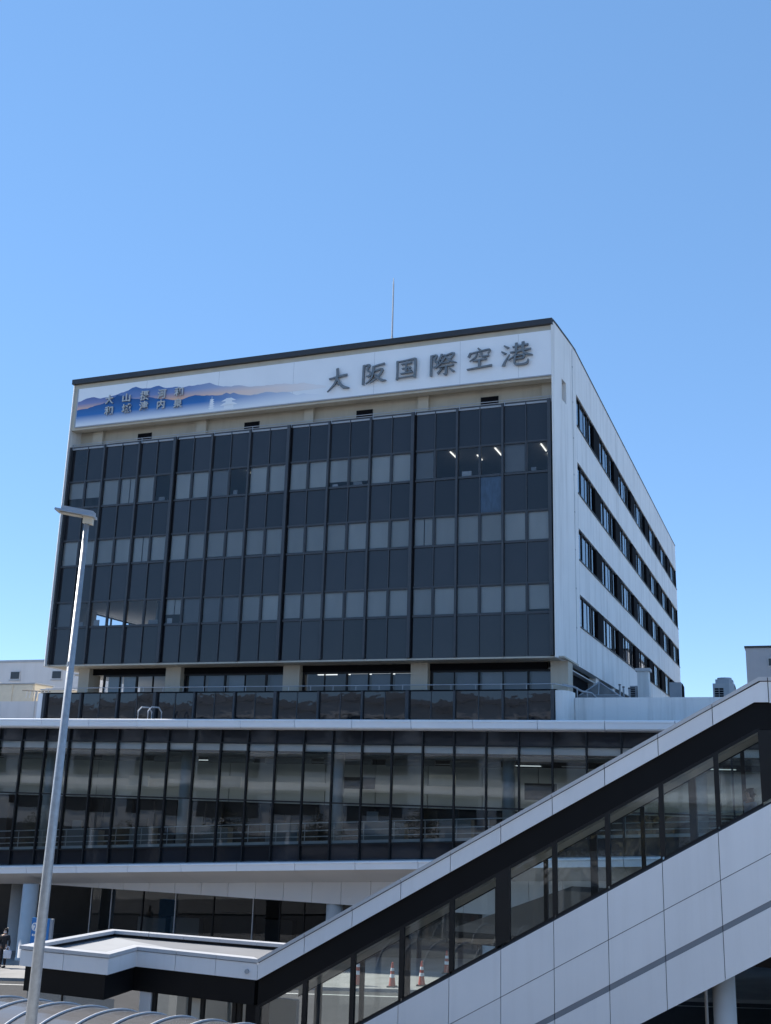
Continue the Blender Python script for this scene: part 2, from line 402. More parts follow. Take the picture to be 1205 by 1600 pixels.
#  blind states per floor: fraction drawn, 0 none
BL = [
 [.62, .62, 1, 1, 1, .0, 1, 1, .95, 0, 1, 1, 1, 1, .78, .80, 1, 1, 1, .0, .0, .0, 1, .0],
 [1, 1, 1, 1, 1, 1, 1, 1, 1, 1, 1, 1, 1, 1, 1, 1, 1, 1, 1, 1, 1, .9, 1, 1],
 [1, .0, .0, .0, .0, .0, .6, 1, 1, 1, 1, 1, 1, 1, 1, 1, 1, 1, 1, 1, 1, .92, 1, .85]]
DIM = pbr("dim_blind", (.34, .345, .35), .8, var=.1, scale=.7, rand=.2)
for i in range(3):
    z1, z0 = zl[1+2*i], zl[2+2*i]
    for c in range(24):
        x0, x1 = c*PW, c*PW+PW
        fr = MB()
        fr.box(x0+.03, x0+.075, .0, .08, z0+.03, z1-.03); fr.box(x1-.075, x1-.03, .0, .08, z0+.03, z1-.03)
        fr.box(x0+.075, x1-.075, .0, .08, z0+.03, z0+.085); fr.box(x0+.075, x1-.075, .0, .08, z1-.075, z1-.03)
        w = T(fr, "window", M_MULL)
        p = MB().quad((x0+.075, .045, z0+.085), (x1-.075, .045, z0+.085), (x1-.075, .045, z1-.075), (x0+.075, .045, z1-.075)).build("pane", M_GLASS, w)
        p.rotation_euler = (random.uniform(-.004, .004), 0, random.uniform(-.004, .004))
        b = BL[i][c]
        if b > 0:
            dim = (i == 0 and c in (8, 18, 22)) or (i == 2 and c in (0, 7, 8, 9))
            zb = z1 - (z1-z0)*b + (random.choice((.02, .02, .02, .10, .16, .05)) if b == 1 else 0)
            gap = .0
            if (i, c) in ((0, 3), (1, 4), (2, 6), (1, 18)): gap = .12
            mbb = MB()
            if gap: mbb.box(x0+.05, x0+.62, .16, .17, zb, z1); mbb.box(x0+.62+gap*.4, x1-.05, .175, .185, zb, z1)
            else: mbb.box(x0+.05, x1-.05, .16, .17, zb, z1)
            mbb.build("blind", DIM if dim else M_BLIND, w)
    for c, w_, h_ in (((14, .3, .22), (15, .5, .3), (9, .25, .35), (23, .25, .28), (5, .4, .3), (20, .5, .35)) if i == 0 else (((1, .5, .3), (2, .35, .4), (5, .6, .3), (6, .3, .35)) if i == 2 else ((21, .4, .3), (4, .3, .3)))):
        T(box(c*PW+.2, c*PW+.2+w_, .21, .26, z0-.02, z0+.05+h_), "window_item", M_ACW if c % 2 else M_SIGNWHITE)
    # the room behind
    T(box(0, 28.95, .3, 9.0, z1+.10, z1+.16), "office_ceiling", M_CEIL)
    T(box(0, 28.95, .22, 9.0, z0-.86, z0-.80), "office_floor", M_CARPET)
    T(box(0, 28.95, .20, .28, z0-.8, z0-.02), "office_sill_wall", M_ROOM)
    T(box(8.5 if i == 2 else 0, 28.95, 8.8, 8.9, z0-.80, z1+.1), "office_partition", M_ROOM)
T(box(6.0, 6.1, 1.2, 12, zl[6]-.8, zl[5]+.1), "office_partition", M_ROOM)
T(box(0, 8.5, 12.0, 12.1, zl[6]-.8, zl[5]+.1), "office_partition", M_ROOM)
ow = box(XLO+.05, XLO+.15, 4, 12, rows[3][1], rows[3][1]+.07); ow.box(XLO+.05, XLO+.15, 4, 12, rows[3][0]-.07, rows[3][0])
for y in (4, 5.9, 7.9, 9.9, 11.9): ow.box(XLO+.05, XLO+.15, y, y+.08, rows[3][1]+.07, rows[3][0]-.07)
T(ow, "side_window", M_FRAME)
for (i, c, y0, ln) in ((0, 9, 1.0, 1.2), (0, 19, .8, 1.2), (0, 20, 1.7, .9), (0, 21, .8, 1.3), (0, 21, 2.8, .9), (0, 23, .8, 1.2), (0, 23, 2.4, .6), (1, 21, .8, 1.0), (2, 21, .9, 1.1), (2, 23, .7, 1.0), (2, 22, 2.0, .8)):
    x = c*PW+.55; z1 = zl[1+2*i]
    T(box(x, x+.055, y0, y0+ln, z1+.05, z1+.099), "ceiling_light", M_TUBE)
# mullions
for c in range(0, 25):
    major = c % 6 == 0; bay = c % 2 == 0
    hw = .085 if major else (.055 if bay else .024); d = -.16 if major else (-.10 if bay else -.02)
    x = c*PW
    m = box(x-hw, x+hw, d, .06, ZO+.02, zl[0]-.0)
    T(m, "mullion", M_MULL)
    if major and 0 < c < 24: T(box(x+hw, x+hw+.07, -.03, .065, ZO+.02, zl[0]), "mullion_shadow_gap", M_MULLDK)
for r, z in enumerate(zl):
    T(box(-.02, 28.99, -.018, .058, z-.035, z+.035), "transom", M_MULL)
T(box(28.88, 28.995, .0, .3, ZO, 27.1), "edge_closure", M_MULLDK)
T(box(XLI+.001, .03-.115, .0, .3, ZO, 27.1), "edge_closure", M_MULLDK)
T(box(XLI, XI, .09, .20, zl[0]-.1, zl[0]+.02), "curtain_head", M_MULL)
rl = MB().tube([(.05, -.02, 27.26), (28.9, -.02, 27.26)], .022, 8); rl.tube([(.05, -.02, 27.14), (28.9, -.02, 27.14)], .018, 8)
for i in range(13): rl.tube([(.1+2.4*i, -.02, 26.95), (.1+2.4*i, -.02, 27.26)], .018, 6)
T(rl, "guard_rail", M_RAIL)
# soffit of the overhang and the set-back storey
T(box(XLO+.06, XO-.02, -.02, 9.0, 14.12, 14.20), "overhang_soffit", M_BEIGE)
T(box(1.0, 28.2, 1.55, 1.7, 13.78, 14.118), "window_head", M_MULLDK)
for a, b in ((1.2, 1.9), (6.95, 7.9), (14.15, 15.1), (21.3, 22.2), (28.45, 29.3)):
    T(box(a, b, 1.2, 2.3, 11.1, 14.118), "pier", M_BEIGE)
for a, b in ((2.6, 6.95), (7.9, 14.15), (15.1, 21.3), (22.2, 28.45)):
    n = max(3, round((b-a)/1.22)); st = (b-a)/n
    for i in range(n):
        x0 = a+st*i; x1 = x0+st; hw = .10 if i % 2 == 0 else .045
        fr = box(x0, x0+hw, 1.6, 1.72, 11.1, 13.78); fr.box(x0+hw, x1, 1.6, 1.72, 13.68, 13.78)
        w = T(fr, "lobby_window", M_FRAME)
        MB().quad((x0+hw, 1.66, 11.1), (x1, 1.66, 11.1), (x1, 1.66, 13.68), (x0+hw, 1.66, 13.68)).build("pane", M_GLASS3, w)
        if random.random() < .72: box(x0+hw+.03, x1-.05, 1.95, 1.96, 11.2+random.choice((0, 0, .6)), 13.7).build("blind", M_BLIND if random.random() < .5 else DIM, w)
T(box(.5, 29.2, 1.7, 9, 13.80, 13.86), "lobby_ceiling", M_CEIL)
T(box(.5, 29.2, 8.5, 8.6, 11.1, 13.8), "lobby_partition", M_ROOM)
for x in (15.6, 17.3, 18.4, 19.6, 20.6): T(box(x, x+1.1, 2.4, 2.55, 13.72, 13.80), "ceiling_light", M_TUBE)
# lower storey core on the right under the overhang
T(box(28.6, 28.9, 3.0, 40, 11.1, 14.118), "core_wall", M_MULLDK)
for y in (9.0, 14.5): T(box(28.7, 29.25, y, y+1.0, 11.1, 14.118), "pier", M_WHITE)
# spandrel band below the set-back storey (balustrade)
for c in range(24):
    o = T(box(c*PW+.03-.0, c*PW+PW-.03, .05, .10, 11.1, 12.60), "balustrade_panel", M_BALU); o.rotation_euler = (random.uniform(-.006, .006), 0, random.uniform(-.012, .012))
for c in range(25):
    major = c % 6 == 0; bay = c % 2 == 0
    hw = .085 if major else (.05 if bay else .022); d = -.13 if major else (-.08 if bay else .02)
    T(box(c*PW-hw, c*PW+hw, d, .06, 11.1, 12.62), "mullion", M_MULL)
T(box(-.30, 28.95, .0, .5, 12.60, 12.66), "balustrade_cap", M_MULLDK)
T(box(-.42, -.12, -.1, .5, 11.1, 12.62), "balustrade_end", M_FASCIA)
T(box(-.12, -.09, .02, .5, 11.1, 12.6), "edge_closure", M_MULLDK)
we = MB().prism([(28.93, -.05), (29.25, -.02), (29.45, .2), (29.55, .6), (29.58, 1.4), (28.93, 1.4)], 'z', 11.1, 12.60)
T(we, "balustrade_end", M_WHITE)
rl = MB().tube([(-.2, .2, 12.92), (28.9, .2, 12.92), (29.45, 1.2, 12.85)], .022, 8)
for i in range(24): rl.tube([(.0+1.25*i, .2, 12.66), (.0+1.25*i, .2, 12.92)], .016, 6)
T(rl, "guard_rail", M_RAIL)

# ---------------------------------------------------------------- lightning rod, antenna
lr = thing("lightning_rod", "thin grey lightning rod standing on the tower roof", "rod", (17.94, 6, 30.6))
MB().tube([(17.94, 6, 30.6), (17.94, 6, 34.5)], .07, 8).build("mast", M_GREYMETAL, lr)
MB().tube([(17.94, 6, 34.5), (17.94, 6, 37.9), (17.94, 6, 38.35)], [.055, .045, .015], 8).build("spike", M_GREYMETAL, lr)
MB().lathe(17.94, 6, [(.2, 30.6), (.2, 30.64), (.06, 30.7)], 12).build("base_plate", M_RAIL, lr)

# ---------------------------------------------------------------- sign on the parapet
sg = thing("rooftop_sign", "long white airport name board with mountain mural and large metal characters", "sign", (14.5, -.3, 28.28))
box(.33, 28.99, -.32, -.245, 28.28, 30.685).build("sign_panel", M_SIGNW, sg)
fm = box(.27, .33, -.34, -.245, 28.24, 30.69); fm.box(.33, 28.99, -.335, -.245, 28.22, 28.28)
fm.build("frame", M_GREYMETAL, sg)
jn = MB()
for x in (5.1, 9.9, 14.6, 19.4, 24.2, 27.3): jn.box(x, x+.012, -.322, -.319, 28.3, 30.66)
jn.build("panel_joint", M_GREYMETAL, sg)
def mural(name, top, mid, low, zt, zm, zb, fx0, fx1):
    """printed ink of one mountain range: three colours by height on the board, thinning to the board's white along its length"""
    m, n, out = new_mat(name); L = n.links.new
    geo = n.nodes.new('ShaderNodeNewGeometry'); sp = n.nodes.new('ShaderNodeSeparateXYZ'); L(geo.outputs['Position'], sp.inputs[0])
    r = n.nodes.new('ShaderNodeMapRange'); r.inputs['From Min'].default_value = zb; r.inputs['From Max'].default_value = zt; L(sp.outputs['Z'], r.inputs['Value'])
    cr = n.nodes.new('ShaderNodeValToRGB'); e = cr.color_ramp.elements
    e[0].position = 0; e[0].color = (*low, 1); e[1].position = 1; e[1].color = (*top, 1)
    q = e.new((zm-zb)/(zt-zb)); q.color = (*mid, 1); L(r.outputs[0], cr.inputs[0])
    r2 = n.nodes.new('ShaderNodeMapRange'); r2.inputs['From Min'].default_value = fx0; r2.inputs['From Max'].default_value = fx1; L(sp.outputs['X'], r2.inputs['Value'])
    mc = n.nodes.new('ShaderNodeMix'); mc.data_type = 'RGBA'; L(r2.outputs[0], mc.inputs[0]); L(cr.outputs[0], mc.inputs[6]); mc.inputs[7].default_value = (.82, .83, .85, 1)
    p = n.nodes.new('ShaderNodeBsdfPrincipled'); p.inputs['Roughness'].default_value = .45; L(mc.outputs[2], p.inputs['Base Color']); L(p.outputs[0], out.inputs[0]); return m
WB = (.66, .675, .70)
M_FAR = mural("mural_far_range", (.06, .15, .37), (.17, .24, .46), (.78, .44, .28), 30.25, 29.75, 29.3, 7.0, 17.5)
M_FAR0 = mural("mural_left_range", (.09, .14, .35), (.20, .23, .43), (.78, .46, .33), 30.05, 29.7, 29.35, 14.0, 17.5)
M_NEAR = mural("mural_near_range", (.006, .075, .25), (.022, .15, .42), (.74, .77, .82), 29.7, 28.95, 28.38, 9.0, 17.2)
def ridge(name, pts, zb, y, mat):
    m = MB()
    P = []
    for (xa, za), (xb, zb_) in zip(pts, pts[1:]):
        n = max(1, int((xb-xa)/.16))
        for i in range(n):
            t = i/n; P.append((xa+(xb-xa)*t, za+(zb_-za)*t + random.uniform(-.02, .02)))
    P.append(pts[-1])
    for a, b in zip(P, P[1:]):
        m.quad((a[0], y, zb), (b[0], y, zb), (b[0], y, max(b[1], zb+.01)), (a[0], y, max(a[1], zb+.01)))
    m.build(name, mat, sg)
ridge("mural_range", [(.35, 29.84), (.93, 30.0), (1.47, 30.05), (1.94, 29.93), (2.5, 29.93), (3.1, 30.06), (3.9, 30.0), (4.8, 29.95), (5.9, 29.9), (7.0, 29.8), (8.0, 29.6)], 29.1, -.324, M_FAR0)
ridge("mural_range", [(2.9, 29.95), (3.38, 30.12), (3.86, 30.21), (4.1, 30.32), (4.37, 30.40), (4.6, 30.30), (4.83, 30.22), (5.39, 30.19), (5.94, 30.27), (6.43, 30.07), (7.05, 30.08), (7.53, 29.96), (7.99, 30.02), (8.7, 30.03), (9.33, 30.06), (9.76, 29.88), (10.22, 29.74), (10.75, 29.69), (11.23, 29.70), (11.87, 29.54), (12.38, 29.53), (12.82, 29.49), (13.4, 29.51), (14.05, 29.49), (14.34, 29.42), (14.84, 29.37), (15.26, 29.41), (15.69, 29.27), (16.19, 29.16), (16.61, 29.06)], 28.95, -.328, M_FAR)
ridge("mural_range", [(.35, 29.33), (1.09, 29.38), (1.74, 29.50), (2.30, 29.60), (2.70, 29.72), (3.11, 30.0), (3.57, 29.88), (4.08, 29.69), (4.73, 29.57), (5.36, 29.63), (5.93, 29.48), (6.57, 29.37), (7.12, 29.24), (7.51, 29.22), (7.89, 29.34), (8.42, 29.42), (8.7, 29.36), (9.19, 29.31), (9.73, 29.26), (10.18, 29.22), (10.44, 29.34), (10.7, 29.23), (10.92, 29.30), (11.23, 29.15), (11.83, 29.02), (12.41, 29.02), (12.99, 29.11), (13.43, 29.01), (14.01, 28.98), (14.44, 28.9), (14.88, 28.71), (15.3, 28.75), (15.86, 28.66), (16.43, 28.57), (16.98, 28.46)], 28.31, -.332, M_NEAR)
pg = MB()
y = -.336
for i, (w, z) in enumerate(((.24, 28.44), (.22, 28.57), (.20, 28.70), (.18, 28.82), (.16, 28.93))):
    pg.quad((9.55-w*.55, y, z), (9.55+w*.55, y, z), (9.55+w*.55, y, z+.055), (9.55-w*.55, y, z+.055))
    pg.quad((9.55-w, y, z+.055), (9.55+w, y, z+.055), (9.55+w*.45, y, z+.115), (9.55-w*.45, y, z+.115))
pg.quad((9.53, y, 29.02), (9.57, y, 29.02), (9.555, y, 29.22), (9.545, y, 29.22))
pg.build("pagoda_silhouette", M_SIGNW, sg)
hl = MB()
for q in ([(10.36, 28.36), (10.96, 28.36), (10.96, 28.60), (10.36, 28.60)], [(10.08, 28.58), (11.22, 28.58), (10.98, 28.72), (10.86, 28.76), (10.46, 28.76), (10.33, 28.72)], [(10.44, 28.76), (10.86, 28.76), (10.86, 28.84), (10.44, 28.84)], [(10.16, 28.83), (11.12, 28.83), (10.92, 28.94), (10.80, 29.0), (10.50, 29.0), (10.38, 28.94)]):
    hl.quad(*[(a, y, b) for a, b in q])
hl.build("hall_silhouette", M_SIGNW, sg)
# big brush characters, stroke by stroke: (x, y, half width)
S = {}
S["大"] = [[(.12, .57, .035), (.30, .60, .04), (.62, .66, .045), (.86, .68, .05)], [(.45, 1.0, .055), (.46, .68, .05), (.36, .34, .045), (.06, .02, .012)], [(.46, .60, .03), (.58, .33, .05), (.74, .16, .07), (.98, .10, .015)]]
L3 = lambda s: [[(.08*s+.02, .97, .05), (.09*s, .5, .045), (.07*s+.01, .02, .045)], [(.10*s, .92, .03), (.32*s, .95, .045), (.24*s, .72, .035), (.38*s, .56, .04), (.32*s, .42, .05), (.20*s, .42, .02)]]
S["阪"] = L3(1) + [[(.46, .84, .03), (.72, .90, .04), (.92, .93, .05)], [(.49, .86, .05), (.46, .45, .045), (.36, .22, .035), (.20, .04, .012)], [(.52, .62, .03), (.84, .68, .045), (.70, .36, .04), (.36, .06, .012)], [(.54, .50, .025), (.68, .28, .05), (.84, .14, .065), (1.0, .12, .012)]]
S["国"] = [[(.08, .93, .05), (.09, .4, .045), (.07, .0, .05)], [(.09, .88, .035), (.5, .92, .035), (.90, .96, .05)], [(.92, .96, .06), (.93, .5, .05), (.90, .03, .055)], [(.12, .08, .03), (.5, .10, .03), (.88, .12, .035)], [(.27, .74, .03), (.76, .79, .04)], [(.30, .52, .028), (.72, .55, .035)], [(.24, .28, .03), (.80, .32, .04)], [(.50, .77, .042), (.50, .31, .042)], [(.60, .48, .03), (.74, .38, .045)]]
S["際"] = L3(.82) + [[(.46, .98, .04), (.40, .78, .035), (.28, .58, .012)], [(.44, .88, .025), (.60, .90, .04), (.48, .64, .032), (.24, .36, .012)], [(.42, .76, .025), (.48, .68, .03)], [(.36, .64, .022), (.42, .57, .028)], [(.62, .90, .03), (.90, .96, .045), (.74, .66, .025)], [(.58, .88, .03), (.76, .64, .05), (1.0, .52, .015)], [(.48, .56, .025), (.74, .58, .03)], [(.36, .38, .028), (.90, .43, .038)], [(.62, .40, .042), (.62, .04, .045), (.52, .08, .015)], [(.46, .30, .03), (.32, .10, .045)], [(.74, .30, .025), (.90, .12, .05)]]
S["空"] = [[(.44, 1.0, .03), (.54, .88, .05)], [(.15, .82, .035), (.08, .62, .05)], [(.14, .78, .03), (.5, .84, .03), (.90, .88, .04), (.82, .70, .015)], [(.40, .76, .035), (.34, .58, .035), (.12, .42, .012)], [(.58, .78, .035), (.60, .60, .035), (.84, .60, .035), (.84, .68, .015)], [(.24, .42, .03), (.78, .46, .04)], [(.50, .44, .045), (.49, .10, .045)], [(.02, .04, .035), (.5, .09, .035), (.98, .13, .045)]]
S["港"] = [[(.08, .90, .025), (.22, .78, .05)], [(.0, .66, .025), (.13, .54, .05)], [(.06, .04, .055), (.12, .22, .035), (.26, .50, .012)], [(.36, .80, .03), (.86, .85, .04)], [(.28, .58, .03), (.94, .65, .04)], [(.48, .96, .045), (.47, .60, .04)], [(.70, .98, .05), (.68, .62, .042)], [(.50, .58, .03), (.42, .42, .03), (.22, .26, .012)], [(.68, .60, .03), (.80, .46, .05), (1.0, .38, .015)], [(.42, .40, .028), (.72, .42, .036), (.68, .26, .03)], [(.44, .26, .025), (.68, .28, .028)], [(.44, .38, .036), (.42, .12, .036), (.52, .03, .04), (.80, .05, .045), (.86, .22, .018)]]
def brush(mb, pts, x0, z0, w, h, yf, yb, grow=1.0):
    P = [Vector((p[0], p[1])) for p in pts]; R = [p[2]*grow for p in pts]
    # smooth resample
    Q = []; RR = []
    for i in range(len(P)-1):
        p0 = P[max(i-1, 0)]; p1 = P[i]; p2 = P[i+1]; p3 = P[min(i+2, len(P)-1)]
        sharp = len(P) > 2
        for k in range(4):
            t = k/4
            q = .5*((2*p1)+(p2-p0)*t+(2*p0-5*p1+4*p2-p3)*t*t+(3*p1-p0-3*p2+p3)*t**3) if sharp else p1.lerp(p2, t)
            Q.append(q); RR.append(R[i]+(R[i+1]-R[i])*t)
    Q.append(P[-1]); RR.append(R[-1])
    b = len(mb.v); n = len(Q)
    for yy in (yf, yb):
        for side in (1, -1):
            for i in range(n):
                d = (Q[min(i+1, n-1)]-Q[max(i-1, 0)]).normalized(); nn = Vector((-d.y, d.x))*side*RR[i]
                e = d*(-RR[i]*.35 if i == 0 else (RR[i]*.35 if i == n-1 else 0))*(1 if side > 0 else -.2)
                v = Q[i]+nn+e; mb.v.append((x0+v.x*w, yy, z0+v.y*h))
    A, B, Cc, D = b, b+n, b+2*n, b+3*n
    for i in range(n-1):
        mb.f.append((A+i, B+i, B+i+1, A+i+1)); mb.f.append((A+i, A+i+1, Cc+i+1, Cc+i)); mb.f.append((B+i, D+i, D+i+1, B+i+1))
    mb.f.append((A, Cc, D, B)); mb.f.append((A+n-1, B+n-1, D+n-1, Cc+n-1))
for ch, x0, x1, z0, z1 in (("大", 16.68, 18.08, 28.60, 29.92), ("阪", 18.72, 20.16, 28.78, 29.96), ("国", 20.68, 21.88, 28.86, 30.0), ("際", 22.56, 24.06, 28.82, 30.04), ("空", 24.60, 25.98, 28.92, 30.10), ("港", 26.46, 28.08, 28.90, 30.18)):
    mb = MB()
    for k, st in enumerate(S[ch]): brush(mb, st, x0, z0, x1-x0, z1-z0, -.50-.0025*k, -.40, .92)
    for sx, sz in ((.3, .3), (.7, .3), (.5, .75)): pass
    mb.box(x0+(x1-x0)*.45, x0+(x1-x0)*.53, -.399, -.322, z0+(z1-z0)*.30, z0+(z1-z0)*.36); mb.box(x0+(x1-x0)*.46, x0+(x1-x0)*.52, -.399, -.322, z0+(z1-z0)*.62, z0+(z1-z0)*.66)
    mb.build("big_character", M_LETTER, sg)
def font_char(ch, x0, x1, z0, z1, y, mat, name, root):
    cu = bpy.data.curves.new("glyph", 'FONT'); cu.body = ch; cu.extrude = .03; cu.offset = .022; cu.resolution_u = 3; cu.size = 1
    o = bpy.data.objects.new("glyph", cu); COL.objects.link(o)
    dg = bpy.context.evaluated_depsgraph_get(); dg.update()
    me = bpy.data.meshes.new_from_object(o.evaluated_get(dg)); bpy.data.objects.remove(o)
    vs = [v.co.copy() for v in me.vertices]
    if not vs: return
    xa = min(v.x for v in vs); xb = max(v.x for v in vs); ya = min(v.y for v in vs); yb = max(v.y for v in vs)
    mb = MB(); mb.v = [(x0+(v.x-xa)/(xb-xa)*(x1-x0) + .12*((v.y-ya)/(yb-ya)-.5)*0, y - v.z, z0+(v.y-ya)/(yb-ya)*(z1-z0)) for v in vs]
    mb.f = [tuple(p.vertices) for p in me.polygons]
    mb.build(name, mat, root)
for ch, x0, x1, z0, z1 in (("大", 2.38, 2.88, 29.50, 30.0), ("和", 2.40, 2.92, 28.80, 29.30), ("山", 3.58, 4.06, 29.50, 29.96), ("城", 3.60, 4.18, 28.80, 29.32), ("摂", 4.80, 5.32, 29.46, 30.0), ("津", 4.78, 5.32, 28.83, 29.36),
                          ("河", 5.98, 6.48, 29.44, 29.98), ("内", 6.0, 6.45, 28.82, 29.32), ("和", 7.10, 7.62, 29.46, 29.96), ("泉", 7.10, 7.62, 28.76, 29.26)):
    font_char(ch, x0-.03, x1+.03, z0-.02, z1+.03, -.39, M_LETTER2, "small_character", sg)

# ---------------------------------------------------------------- terminal
GB = lambda x: 4.25 + .058*(x+.7)              # bottom of the upper glass (follows the sloping deck)
LF = lambda x: 3.56 + .0587*(x-.65)            # top of the lower fascia
term = thing("terminal_building", "long glazed terminal below the tower with white fascias and sloping lower edge", "terminal", (14, 5, 0))
def TM(mb, name, mat, **k): return mb.build(name, mat, term, **k)
X0, X1 = -15.3, 52.02
j = 1.51-3.0*6
while j < X1:
    a, b = max(j, X0-.5)+.012, min(j+3.0, X1)-.012
    m = MB().prism([(-2.0, 11.09), (-2.06, 11.06), (-2.06, 10.98), (-2.03, 10.97), (-2.0, 10.72), (-1.94, 10.66), (-1.62, 10.60), (-1.55, 10.66), (-1.55, 11.09)], 'x', a, b)
    TM(m, "fascia_panel", M_FASCIAT); j += 3.0
TM(box(X0, X1, -1.545, 30, 10.72, 11.10), "roof_slab", M_ROOF)
TM(box(X0, X1, -1.96, -1.55, 10.68, 11.07), "fascia_backing", M_JOINT)
# mullions, spandrel and panes
MP = 1.53
k0, k1 = -10, 34
for k in range(k0, k1):
    x = k*MP; xn = x+MP
    TM(box(x+.03, xn-.03, -1.45, -1.40, 10.0, 10.70), "spandrel_panel", M_SPANDREL)
    TM(MB().slab(x+.03, xn-.03, -1.45, -1.40, LF(x)-.1, GB(x)-.07, LF(xn)-.1, GB(xn)-.07), "lower_spandrel_panel", M_SPANDREL)
    TM(MB().slab(x-.035, x+.035, -1.60, -1.42, LF(x)-.1, 10.70, LF(x)-.1, 10.70), "mullion", M_FRAME)
    p = TM(MB().quad((x+.03, -1.47, GB(x)), (xn-.03, -1.47, GB(xn)), (xn-.03, -1.47, 7.17), (x+.03, -1.47, 7.17)), "lower_pane", M_GLASST)
    p.rotation_euler = (random.uniform(-.004, .004), 0, random.uniform(-.006, .006))
    p = TM(MB().quad((x+.03, -1.47, 7.24), (xn-.03, -1.47, 7.24), (xn-.03, -1.47, 9.92), (x+.03, -1.47, 9.92)), "upper_pane", M_GLASST)
    p.rotation_euler = (random.uniform(-.004, .004), 0, random.uniform(-.006, .006))
TM(box(k0*MP, k1*MP, -1.56, -1.43, 7.17, 7.24), "transom", M_FRAME)
TM(box(k0*MP, k1*MP, -1.56, -1.41, 9.92, 10.0), "transom", M_FRAME)
TM(MB().slab(k0*MP, k1*MP, -1.56, -1.41, GB(k0*MP)-.07, GB(k0*MP), GB(k1*MP)-.07, GB(k1*MP)), "transom", M_FRAME)
# interior of the upper level
XA, XB = k0*MP, k1*MP
TM(MB().slab(XA, XB, -1.40, 12, GB(XA)-.5, GB(XA)-.12, GB(XB)-.5, GB(XB)-.12), "deck_floor", M_TERMFLOOR)
TM(box(XA, XB, -.9, 12, 9.98, 10.1), "hall_ceiling", M_TERMDARK)
TM(box(XA, XB, -1.34, -1.2, 9.60, 9.96), "ceiling_bulkhead", M_SIGNW)
TM(box(XA, XB, -1.2, -.5, 9.52, 9.59), "ceiling_bulkhead_edge", M_TERMDARK)
TM(box(XA, XB, 6.6, 6.7, 2.8, 10.0), "rear_partition", M_TERMDARK)
for xx in (XA, XB-.1): TM(box(xx, xx+.1, -1.40, 6.6, 2.8, 10.0), "end_wall", M_TERMDARK)
x = XA
while x < XB:
    TM(box(x+.02, x+2.98, 6.0, 6.1, 7.0, 9.2), "wall_panel", M_TERMWALL)
    TM(box(x+.02, x+2.98, 6.02, 6.1, 9.22, 9.97), "wall_panel", M_TERMDARK)
    TM(box(x+.3, x+2.7, 5.9, 6.02, GB(x)-.1, 6.9), "shopfront", M_TERMDARK)
    x += 3.0
for y, z in ((1.2, 9.5), (2.6, 9.4), (4.2, 9.5)): TM(box(XA, XB, y, y+.25, z, z+.3), "ceiling_beam", M_GREYMETAL)
for i in range(20):
    x = -7+i*2.3; TM(box(x, x+1.3, 2.9, 4.1, 9.93, 9.97), 'hidden_fill_panel', M_FILL)  # panels hidden behind the bulkhead, added to light the hall
for i in range(22):
    x = -6+i*2.3; TM(box(x, x+1.2, 3.2, 3.6, 9.2, 9.24), "ceiling_light", M_LAMPDIM if i % 4 == 2 else M_GREYMETAL)
for x in (-8.4, .35, 9.0, 17.75, 26.5, 35.2, 44):
    TM(MB().lathe(x, .7, [(.30, GB(x)-.3), (.30, 10.0)], 24), "hall_column", M_TERMCOL, smooth=True)
ir = MB()
x = XA
while x < XB:
    a = GB(x)-.1; b = GB(x+1.53)-.1
    for h in (.42, .70, 1.05): ir.tube([(x, -1.0, a+h), (x+1.53, -1.0, b+h)], .026, 6)
    ir.tube([(x, -1.0, a), (x, -1.0, a+1.0)], .02, 6); x += 1.53
TM(ir, "inner_railing", M_SIGNW)
TM(MB().slab(XA, XB, -1.36, -1.22, GB(XA)-.11, GB(XA)+.13, GB(XB)-.11, GB(XB)+.13), "floor_kerb", M_SIGNW)
TM(box(XA, XB, 4.9, 5.0, 7.75, 8.15), "inner_fascia", M_COPING)
x = XA
for i in range(15):
    TM(box(-9+i*3.4, -9+i*3.4+.08, 4.6, 4.7, GB(-9+i*3.4)-.1, 6.9), "inner_post", M_TERMDARK)
for i, (x, w) in enumerate(((1.0, 2.2), (5.2, 1.4), (8.6, 2.6), (13.4, 1.8), (18.6, 2.4), (22.8, 1.6))):
    a = GB(x); TM(box(x, x+w, 1.6, 2.2, a-.1, a+.95), "desk", M_ROOM); TM(box(x+.3, x+.9, 1.8, 1.9, a+.951, a+1.45), "screen", M_ROOM if i % 2 == 0 else M_TERMDARK)
for i in range(9): TM(MB().tube([(-4+i*3.4, 2.0, 9.2), (-1.5+i*3.4, 2.3, 9.25)], .16, 8), "air_duct", M_GREYMETAL)
for i, (x, w, z0, z1) in enumerate(((9.0, 1.6, 7.8, 8.4), (16.3, 2.2, 7.9, 8.5), (21.5, 1.4, 8.2, 8.7), (26.5, 1.6, 7.6, 8.4), (3.4, 1.3, 7.7, 8.3))):
    TM(box(x, x+w, 3.8, 3.9, z0, z1), "hanging_board", M_TERMDARK if i % 2 else M_BLIND)
